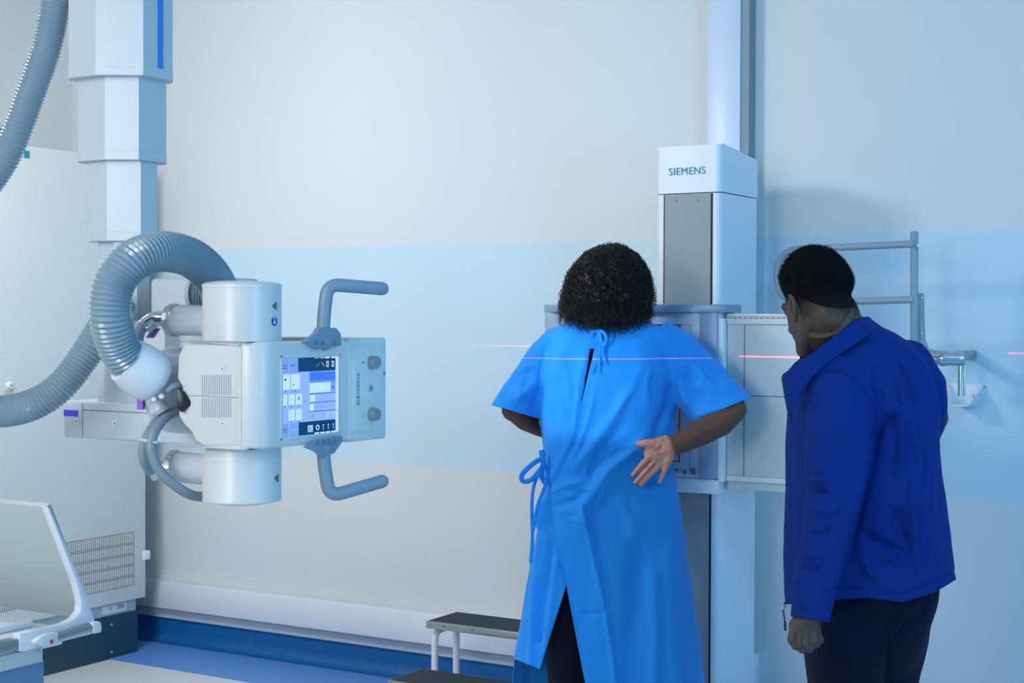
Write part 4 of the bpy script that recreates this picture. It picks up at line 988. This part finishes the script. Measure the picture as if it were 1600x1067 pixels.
# dark trousers
bm = bmesh.new()
for x0, x1 in ((893, 888), (1005, 1010)):
    loft_px(bm, [(840, x0-44, x0+44, dW, .11), (930, x0-42, x0+42, dW-.01, .10), (1020, x1-34, x1+36, dW-.01, .085), (1100, x1-32, x1+33, dW, .08), (1200, x1-27, x1+27, dW, .07), (FYw-40, x1-25, x1+25, dW, .065)], 32)
tro = finish(bm, 'trousers', cloth_mat('navy_cloth', '070d26', .85, .1), woman)
tro['kind'] = 'part'
del tro['kind']

# curly hair: a soft core and many small coiled locks
hcn = P(955, 447, dW-.035)
def hair_r(dirv):
    x = dirv.dot(RH); z = dirv.z; y = dirv.dot(FH)
    r_ = 1.0 + .05*noise.noise(dirv*3.1) + .04*noise.noise(dirv*7)
    return r_
HX, HY, HZ = .136, .138, .140
bm = bmesh.new(); res = bmesh.ops.create_icosphere(bm, subdivisions=5, radius=1)['verts']
for v in res:
    d_ = v.co.copy(); x, y, z = d_.x, d_.y, d_.z
    taper = 1 - .10*max(0, z)**2 + .38*max(0, -z)
    v.co = hcn + RH*x*HX*.88*taper*hair_r(d_) + FH*y*HY*.88*taper*hair_r(d_) + ZU*z*HZ*.88*hair_r(d_) + RH*(-.008*(1-z))
    v.co += (v.co-hcn).normalized()*noise.noise(v.co*60)*.006
mhair = mat('curly_black_hair', '0d1013', .32, vary=.35, nscale=80, spec=.6)
hairo = finish(bm, 'hair', mhair, woman)
verts = []; faces = []
rnd = random.Random(3)
def coil(base, out, down, L, R_, turns, th, seg=26, sides=3):
    """one curl: a helix along a path that leaves the scalp and droops"""
    global verts, faces
    u = out.orthogonal().normalized(); prev = None; ph = rnd.random()*6.28; pts = []
    for i in range(seg+1):
        t = i/seg; ax_ = (out*(1-t)+down*t); c = base + out*(L*t*(1-.55*t)) + down*(L*.75*t*t)
        w_ = u.cross(ax_).normalized(); u2 = ax_.cross(w_).normalized(); a = ph+turns*6.283*t; rr = R_*min(1, t*4+.3)
        pts.append(c+u2*math.cos(a)*rr+w_*math.sin(a)*rr)
    for i, p in enumerate(pts):
        tv = (pts[min(i+1, seg)]-pts[max(i-1, 0)]).normalized(); s1 = tv.orthogonal().normalized(); s2 = tv.cross(s1); tt = th*(1-.6*(i/seg)**3)
        for k in range(sides):
            b_ = 6.283*k/sides; verts.append(tuple(p+s1*math.cos(b_)*tt+s2*math.sin(b_)*tt))
        if i:
            o0 = len(verts)-2*sides; o1 = o0+sides
            for k in range(sides): faces.append((o0+k, o0+(k+1) % sides, o1+(k+1) % sides, o1+k))
for i in range(5200):
    z = 1-2*(i+.5)/5200; a = i*2.399963; s_ = math.sqrt(1-z*z); d_ = Vector((math.cos(a)*s_, math.sin(a)*s_, z))
    if d_.y > .75 and z < .3: continue
    taper = 1 - .10*max(0, z)**2 + .38*max(0, -z)
    base = hcn + RH*d_.x*HX*.84*taper*hair_r(d_) + FH*d_.y*HY*.84*taper*hair_r(d_) + ZU*z*HZ*.84*hair_r(d_) + RH*(-.010*(1-z))
    out = (RH*d_.x+FH*d_.y+ZU*d_.z).normalized(); out = (out+Vector((rnd.gauss(0, .25), rnd.gauss(0, .25), rnd.gauss(0, .25)))).normalized()
    dn = Vector((rnd.gauss(0, .25), rnd.gauss(0, .25), -1)).normalized()
    if z < -.55: dn = (dn*.7+out*.2).normalized()
    coil(base, out, dn, rnd.uniform(.026, .05), rnd.uniform(.0028, .0062), rnd.uniform(1.6, 4), rnd.uniform(.0006, .0011), 20)
me = bpy.data.meshes.new('curls'); me.from_pydata([tuple(Vector(v)-Vector(woman.location)) for v in verts], [], faces); me.materials.append(mhair)
for p in me.polygons: p.use_smooth = True
cu = bpy.data.objects.new('curls', me); COL.objects.link(cu); cu.parent = hairo; cu['kind'] = 'stuff'

# ------------------------------------------------------------------ man in the dark blue jacket
dM = 3.70
FYm = 1.45*F_PX/dM + 495
man = thing('person', 'person with short black hair in a dark blue zip jacket, leaning to look left', 'person', (P(1350, 500, dM).x, P(1350, 500, dM).y, 0))
gz_ = (-RH*.44+FH*.90).normalized(); side_ = gz_.cross(ZU).normalized()      # where the face looks; towards his right
hd = P(1275, 472, dM-.03)
hax = (ZU*.93 + gz_*.35 - RH*.02).normalized()
fwd = (gz_ - hax*gz_.dot(hax)).normalized(); sd = fwd.cross(hax).normalized()
HM = Matrix((sd*.90, fwd*.94, hax)).transposed()                       # head frame: x his right, y forward, z up
def H(x, y, z): return hd + HM @ Vector((x, y, z))
bm = bmesh.new()
ellipsoid(bm, H(0, -.012, .028), (.076, .089, .088), HM)
ellipsoid(bm, H(0, .030, -.030), (.064, .066, .085), HM)
ellipsoid(bm, H(0, .050, -.072), (.043, .044, .042), HM)
ellipsoid(bm, H(0, -.040, -.030), (.062, .056, .070), HM)
tube(bm, [H(-.040, -.010, -.050), H(-.034, .040, -.084), H(-.016, .070, -.098), H(0, .076, -.100), H(.016, .070, -.098), H(.034, .040, -.084), H(.040, -.010, -.050)], [.024, .024, .022, .021, .022, .024, .024], 20, dome=True)
tube(bm, [H(-.040, .080, .018), H(-.015, .090, .020), H(.015, .090, .020), H(.040, .080, .018)], [.010, .013, .013, .010], 12, dome=True)
tube(bm, [H(0, .088, .012), H(0, .108, -.022), H(0, .110, -.030)], [.010, .014, .017], 12, dome=True)
tube(bm, [H(-.022, .090, -.056), H(0, .098, -.055), H(.022, .090, -.056)], [.007, .010, .007], 12, dome=True)
tube(bm, [H(-.020, .088, -.066), H(0, .096, -.068), H(.020, .088, -.066)], [.007, .011, .007], 12, dome=True)
for s in (-1, 1): ellipsoid(bm, H(s*.031, .078, .002), (.015, .012, .011), HM, 16)
# neck, torso and arms (inside the clothes), legs and shoes
tube(bm, [H(0, -.030, -.04), P(1312, 520, dM-.01), P(1345, 565, dM)], [.070, .066, .078], 28)
loft_px(bm, rows_i([(520, 1318, 1372, dM, .055), (560, 1275, 1430, dM, .09), (620, 1268, 1440, dM, .12), (720, 1262, 1440, dM, .125), (820, 1266, 1440, dM, .10), (920, 1272, 1440, dM, .088), (1000, 1285, 1425, dM, .07)], 3), 36)
for x0, x1, x2, dd in ((1318, 1318, 1320, -.03), (1392, 1392, 1388, .04)):
    tube(bm, [P(x0, 985, dM+dd), P(x1, 1100, dM+dd), P(x2, 1210, dM), P(x2, FYm-30, dM)], [.060, .050, .045, .038], 22)
    a = P(x2, FYm-14, dM); a.z = .05
    tube(bm, [a-gz_*.05, a+gz_*.06, a+gz_*.19-ZU*.012], [.045, .045, .036], 20, dome=True, ref=ZU, flat=.8)
dA = 3.50
tube(bm, [P(1312, 610, dA+.06), P(1312, 700, dA+.02), P(1302, 775, dA), P(1286, 860, dA-.01), P(1268, 940, dA-.02), P(1262, 968, dA-.02)], [.056, .052, .045, .040, .030, .028], 22, dome=True)
hq = dA-.02
tube(bm, [P(1262, 962, hq), P(1258, 978, hq), P(1256, 992, hq)], [.0290, .0385, .0345], 24, dome=True, ref=FH, flat=.62)
hand_fingers(bm, [
    ([(1240, 988, hq-.012), (1237, 1000, hq-.016), (1243, 1010, hq-.008), (1250, 1004, hq+.006)], [.0120, .0115, .0105, .0095]),
    ([(1250, 994, hq-.014), (1247, 1006, hq-.020), (1253, 1015, hq-.012), (1260, 1008, hq+.004)], [.0125, .0120, .0108, .0095]),
    ([(1261, 996, hq-.014), (1259, 1008, hq-.020), (1265, 1015, hq-.012), (1270, 1006, hq+.004)], [.0122, .0115, .0105, .0095]),
    ([(1271, 990, hq-.010), (1272, 1002, hq-.016), (1276, 1008, hq-.010), (1278, 1000, hq+.004)], [.0115, .0105, .0095, .0085]),
    ([(1268, 980, hq+.008), (1276, 990, hq+.002), (1283, 1000, hq-.004)], [.0125, .0110, .0088])])
tube(bm, [P(1440, 600, dM+.02), P(1452, 655, dM+.03), P(1440, 690, dM+.06), P(1380, 690, dM+.16)], [.052, .046, .042, .036], 20, dome=True)
rh = P(1372, 690, dM+.18)
tube(bm, [rh, rh-RH*.04+FH*.03], [.03, .034], 18, dome=True)
for i in range(4): tube(bm, [rh-RH*.05+FH*.04+ZU*(.024-.016*i), rh-RH*.085+FH*.05+ZU*(.024-.016*i), rh-RH*.10+FH*.03+ZU*(.020-.015*i)], [.0088, .0082, .0072], 10, dome=True)
tube(bm, [rh-RH*.03+ZU*.02, rh-RH*.05+ZU*.05], [.012, .009], 10, dome=True)
bm = remeshed(bm, .0034, 7)
from mathutils.bvhtree import BVHTree
skin_tree = BVHTree.FromBMesh(bm)
apply_folds(bm, [([(1244, 990), (1242, 1006)], -.004, 1.5, 'b'), ([(1255, 994), (1253, 1012)], -.004, 1.5, 'b'), ([(1266, 994), (1265, 1012)], -.004, 1.5, 'b')])
me_t = bm.verts.layers.float.new('tone')
mansk = finish(bm, 'body', skin_mat('skin_dark', '4a3a33', 'c08c7c'), man)
# ears with rim and hollow
for s in (-1,):
    bm = bmesh.new()
    rimp = [(.0, .014), (.016, .016), (.028, .006), (.030, -.008), (.018, -.018), (.0, -.016), (-.018, -.006), (-.028, .006), (-.024, .014)]
    pts = spline([H(s*(.078+(.012 if y < 0 else .004)), -.008+y*.8, -.018+z) for z, y in rimp], 5)
    tube(bm, pts, .0046, 10, dome=True)
    bm2 = bmesh.new(); ellipsoid(bm, H(s*.079, -.008, -.016), (.006, .013, .026), HM, 18)
    ellipsoid(bm, H(s*.083, -.001, -.040), (.006, .008, .009), HM, 12)
    bm2.free()
    finish(bm, 'ear', bpy.data.materials['skin_dark'], mansk)
ellip = bmesh.new(); ellipsoid(ellip, H(.080, -.008, -.016), (.008, .014, .030), HM, 18); finish(ellip, 'ear', bpy.data.materials['skin_dark'], mansk)
# beard under the chin
bm = bmesh.new(); ellipsoid(bm, H(0, .074, -.108), (.028, .024, .016), HM, 24)
for v in bm.verts: v.co += (v.co-H(0, .074, -.108)).normalized()*noise.noise(v.co*260)*.004
mh2 = mat('short_black_hair', '080b10', .75, vary=.4, nscale=220, bump=1, bscale=500, spec=.25)
finish(bm, 'beard', mh2, man)
# short hair: a thick cap with tight tufts
def hair_at(d_):                     # d_: direction in the head frame -> (skin point, thickness 0..1) or None
    x, y, z = d_
    lim = -.10+.42*y if y > 0 else -.10+.72*y      # high at the brow, down to the nape behind
    if abs(x) > .80 and -.12 < y < .25: lim = max(lim, -.02)
    if z < lim-LOOSE: return None
    o_ = H(0, -.018, .012); hit = skin_tree.ray_cast(o_ + (HM @ d_)*.02, HM @ d_)
    if hit[0] is None: return None
    t = min(1, max(0, (z-max(lim, -.34))/.50)); return hit[0], t**1.1
LOOSE = .0
bm = bmesh.new(); res = bmesh.ops.create_icosphere(bm, subdivisions=6, radius=1)['verts']
kill = []
for v in res:
    d_ = v.co.normalized(); h_ = hair_at(d_)
    if h_ is None: kill.append(v); continue
    v.co = h_[0] + (HM @ d_)*(.0012 + .0145*h_[1] + (noise.noise(d_*26)*.0028 + noise.noise(d_*60)*.0020)*h_[1])
bmesh.ops.delete(bm, geom=kill, context='VERTS')
hm = finish(bm, 'hair', mh2, man)
verts = []; faces = []; rnd = random.Random(5)
LOOSE = .34
for i in range(16000):
    z = 1-2*(i+.5)/16000; a = i*2.399963; s_ = math.sqrt(1-z*z); d_ = Vector((math.cos(a)*s_, math.sin(a)*s_, z)); h_ = hair_at(d_)
    if h_ is None: continue
    th_ = h_[1]
    lim_ = -.10+.42*d_.y if d_.y > 0 else -.10+.72*d_.y
    if z < lim_+.03 and rnd.random() < (lim_+.03-z)/LOOSE*1.0+.15: continue
    b0 = h_[0] + (HM @ d_)*(.0008+.0138*th_); o_ = (HM @ (d_+Vector((rnd.gauss(0, .5), rnd.gauss(0, .5), rnd.gauss(0, .5))))).normalized()
    coil(b0, o_, -o_.orthogonal(), .003+.008*th_, .0018*th_+.0003, 1.3, .0005, 6)
me = bpy.data.meshes.new('tight_curls'); me.from_pydata([tuple(Vector(v)-Vector(man.location)) for v in verts], [], faces); me.materials.append(mh2)
cu = bpy.data.objects.new('tight_curls', me); COL.objects.link(cu); cu.parent = hm; cu['kind'] = 'stuff'

# jacket
bm = bmesh.new()
loft_px(bm, rows_i([(503, 1322, 1362, dM, .065), (514, 1303, 1385, dM, .085), (527, 1288, 1408, dM, .105), (545, 1268, 1430, dM, .128), (570, 1246, 1446, dM, .15), (600, 1234, 1457, dM, .160), (650, 1231, 1462, dM, .163), (700, 1229, 1464, dM, .165), (770, 1229, 1473, dM, .168), (850, 1227, 1484, dM+.01, .155), (900, 1226, 1490, dM+.01, .152), (930, 1226, 1491, dM+.01, .150), (960, 1230, 1487, dM+.01, .148)], 4), 64, ex=2.2)
tube(bm, [P(1318, 575, dA+.085), P(1313, 612, dA+.055), P(1311, 680, dA+.02), P(1304, 760, dA), P(1288, 850, dA-.012), P(1272, 925, dA-.02), P(1262, 985, dA-.02)], [.070, .082, .080, .068, .055, .047, .042], 40, ref=FH, flat=[.8, .85, .9, .9, .9, .9, .85])
tube(bm, [P(1418, 570, dM+.03), P(1438, 605, dM+.03), P(1447, 655, dM+.03), P(1432, 692, dM+.06), P(1395, 700, dM+.13)], [.062, .064, .052, .050, .046], 28, dome=True)
bm = remeshed(bm, .0058, 8)
def stand(x, y): return (x, y)
foldsM = [
    ([(1262, 640), (1268, 600), (1287, 577), (1320, 580), (1345, 596), (1362, 622), (1371, 655)], -.0045, 2.6, 'r'),
    ([(1371, 650), (1369, 700), (1359, 740), (1347, 790), (1333, 850), (1318, 905)], -.006, 6, 'r'),
    ([(1378, 650), (1400, 640), (1406, 660), (1404, 720), (1402, 760)], .008, 7, 'r'), ([(1362, 700), (1380, 665), (1400, 645)], -.007, 6, 'r'),
    ([(1385, 550), (1402, 600), (1420, 660), (1432, 720), (1438, 800)], .0075, 6, 'r'), ([(1400, 545), (1422, 600), (1440, 650)], -.006, 5, 'r'),
    ([(1405, 535), (1435, 570), (1455, 620), (1461, 680)], .007, 6, 'r'), ([(1425, 700), (1422, 780), (1430, 860), (1436, 920)], .006, 7, 'r'),
    ([(1448, 700), (1452, 770), (1455, 850), (1462, 910)], .004, 8, 'r'),
    ([(1340, 825), (1370, 850), (1400, 862), (1425, 868)], -.010, 9, 'r'), ([(1345, 860), (1356, 890), (1378, 915)], .008, 7, 'r'), ([(1400, 790), (1405, 830), (1420, 862)], -.007, 10, 'r'), ([(1355, 840), (1392, 872), (1420, 880)], .006, 7, 'r'),
    ([(1262, 745), (1282, 752), (1300, 748)], .005, 5, 'r'), ([(1260, 760), (1280, 768), (1298, 768)], -.005, 4, 'r'), ([(1262, 790), (1290, 800), (1318, 790)], .0045, 6, 'r'), ([(1256, 830), (1280, 838), (1305, 825)], -.004, 5, 'r'), ([(1252, 860), (1270, 870), (1296, 862)], .004, 5, 'r'), ([(1250, 885), (1268, 893), (1290, 885)], -.004, 4, 'r'), ([(1262, 700), (1276, 730), (1290, 742)], .005, 6, 'r'),
    ([(1265, 640), (1280, 700), (1285, 760)], .004, 10, 'r'), ([(1350, 690), (1343, 760), (1330, 820)], .004, 8, 'r'),
    ([(1290, 925), (1330, 917), (1365, 925), (1410, 929), (1450, 915), (1492, 894)], -.004, 2.4, 'b'), ([(1240, 948), (1268, 957), (1293, 955)], -.0025, 2.2, 'b'),
    ([(1316, 545), (1345, 532), (1380, 524)], -.003, 4, 'r'), ([(1300, 560), (1330, 545), (1370, 545)], .003, 7, 'r'),
    ([(1320, 560), (1350, 570), (1380, 600), (1392, 640)], .004, 9, 'r'),
    ([(1236, 700), (1238, 800), (1236, 900)], -.004, 5, 'b')]
apply_folds(bm, [(f[0], f[1]*(1.2 if f[3] == 'b' else 2.1), f[2], f[3]) for f in foldsM])
for v in bm.verts: v.co += v.normal*(noise.noise(v.co*8)*.0035+noise.noise(v.co*22)*.0012)
# hem curve, cuff and neck openings
A, n_ = view_plane((1226, 945), (1350, 940), dM)
for (pa, pb, lo_, hi_) in (((1200, 947), (1300, 938), 1200, 1300), ((1300, 938), (1352, 934), 1300, 1352), ((1352, 934), (1410, 941), 1352, 1410), ((1410, 941), (1460, 926), 1410, 1460), ((1460, 926), (1500, 902), 1460, 1560)):
    A, n_ = view_plane(pa, pb, dM)
    if (P(1350, 1100, dM)-A).dot(n_) < 0: n_ = -n_
    cut(bm, A, n_, lambda c: lo_ <= pix(c)[0] < hi_ and pix(c)[1] > 880 and (pix(c)[2] > dA+.035 or pix(c)[0] > 1325) )
A, n_ = view_plane((1236, 963), (1292, 972), dA)
if (P(1262, 1000, dA)-A).dot(n_) < 0: n_ = -n_
cut(bm, A, n_, lambda c: pix(c)[2] <= dA+.035 and pix(c)[0] < 1325 and pix(c)[1] > 940)
cut(bm, P(1340, 509, dM), (ZU*.9-RH*.25).normalized(), lambda c: pix(c)[1] < 530)
mj = cloth_mat('jacket_cloth', '012b78', .85, .0, vary=.06, bump=.35)
jk = finish(bm, 'jacket', mj, man); solidify(jk, .003)
for p in jk.data.polygons: p.use_smooth = True
# stand-up collar, open at the front
bm = bmesh.new()
rows = []
top = [(1222, 585, -.13), (1240, 572, -.145), (1262, 556, -.150), (1290, 536, -.145), (1318, 514, -.125), (1340, 499, -.09), (1352, 495, -.03), (1352, 497, .03), (1330, 508, .08), (1290, 530, .10), (1255, 556, .08), (1232, 578, .04)]
botm = [(1232, 655, -.155), (1245, 625, -.168), (1268, 592, -.172), (1300, 563, -.165), (1332, 541, -.145), (1358, 523, -.11), (1375, 513, -.03), (1372, 512, .05), (1345, 525, .10), (1300, 550, .12), (1262, 580, .11), (1240, 610, .06)]
T_ = spline([P(x, y, dM+d) for x, y, d in top], 6); B_ = spline([P(x, y, dM+d) for x, y, d in botm], 6)
n = len(T_); grid = []
for i in range(n):
    col = []
    for j in range(8):
        t = j/7; p = T_[i].lerp(B_[i], t); col.append(bm.verts.new(p - FH*.006*math.sin(t*math.pi)*(1 if i < n/2 else -1) + Vector((0, 0, .0015*noise.noise(p*30)))))
    grid.append(col)
for i in range(n-1):
    for j in range(7): bm.faces.new((grid[i][j], grid[i][j+1], grid[i+1][j+1], grid[i+1][j]))
bmesh.ops.recalc_face_normals(bm, faces=bm.faces)
co = finish(bm, 'collar', mj, man); solidify(co, .007, 0); sb = co.modifiers.new('soft', 'SUBSURF'); sb.levels = 1; sb.render_levels = 1
# zip along the open front edge, pull cord at the hem
TB('zip', spline([P(1223, 588, dM-.135), P(1228, 620, dM-.135), P(1236, 660, dM-.13)], 6), .004, mat('zip_tape', '0a1f55', .6), jk, 8)
TB('pull_cord', spline([P(1231, 938, dM-.13), P(1225, 944, dM-.14), P(1224, 955, dM-.14), P(1226, 968, dM-.14), P(1227, 985, dM-.14)], 6), .0018, mat('cord_navy', '152a66', .5), jk, 8)
LA('cord_toggle', P(1224, 944, dM-.14), (0, 0, -1), [(0, .003), (.003, .0055), (.009, .0055), (.012, .003)], M['metal'], jk, 14)
TB('cord_end', [P(1226.5, 971, dM-.14), P(1227, 985, dM-.14)], .0032, bpy.data.materials['cord_navy'], jk, 10)
# trousers
bm = bmesh.new()
loft_px(bm, rows_i([(880, 1266, 1464, dM, .12), (930, 1258, 1464, dM, .126), (975, 1257, 1450, dM, .130), (1010, 1262, 1440, dM, .125), (1050, 1275, 1425, dM, .09)], 3), 48)
loft_px(bm, rows_i([(930, 1262, 1388, dM-.02, .085), (1000, 1256, 1388, dM-.035, .11), (1067, 1263, 1384, dM-.03, .10), (1150, 1272, 1368, dM-.02, .085), (1250, 1280, 1356, dM, .07), (FYm-40, 1284, 1350, dM, .062)], 3), 40)
loft_px(bm, rows_i([(930, 1344, 1456, dM+.03, .09), (1000, 1344, 1446, dM+.04, .11), (1067, 1342, 1430, dM+.04, .10), (1150, 1346, 1424, dM+.03, .085), (1250, 1358, 1420, dM+.02, .07), (FYm-40, 1358, 1418, dM+.01, .062)], 3), 40)
bm = remeshed(bm, .008, 6)
apply_folds(bm, [([(1460, 935), (1430, 965), (1405, 985), (1392, 1010)], -.010, 6, 'r'), ([(1410, 955), (1400, 975), (1392, 1000)], .010, 7, 'r'), ([(1391, 1000), (1388, 1040), (1385, 1090)], -.010, 5, 'b'), ([(1320, 960), (1325, 1010), (1330, 1070)], .006, 12, 'b')])
finish(bm, 'trousers', cloth_mat('dark_navy_cloth', '040c28', .9, .03), man)

# shoes
ms = mat('dark_shoe', '11151c', .5, bump=.2)
for who, y_, d_, xs, dr, zz in ((woman, FYw-10, dW, (890, 1014), fx, .038), (man, FYm-14, dM, (1320, 1388), gz_, .045)):
    for x in xs:
        a = P(x, y_, d_); a.z = .046
        bm = bmesh.new(); tube(bm, [a-dr*.055, a+dr*.06, a+dr*.19-ZU*.008], [.050, .050, .042], 24, dome=True, ref=ZU, flat=.86)
        tube(bm, [a-dr*.01, a+ZU*.06], [.048, .046], 20)
        for v in bm.verts: v.co.z = max(v.co.z, .004)
        finish(bm, 'shoe', ms, who)
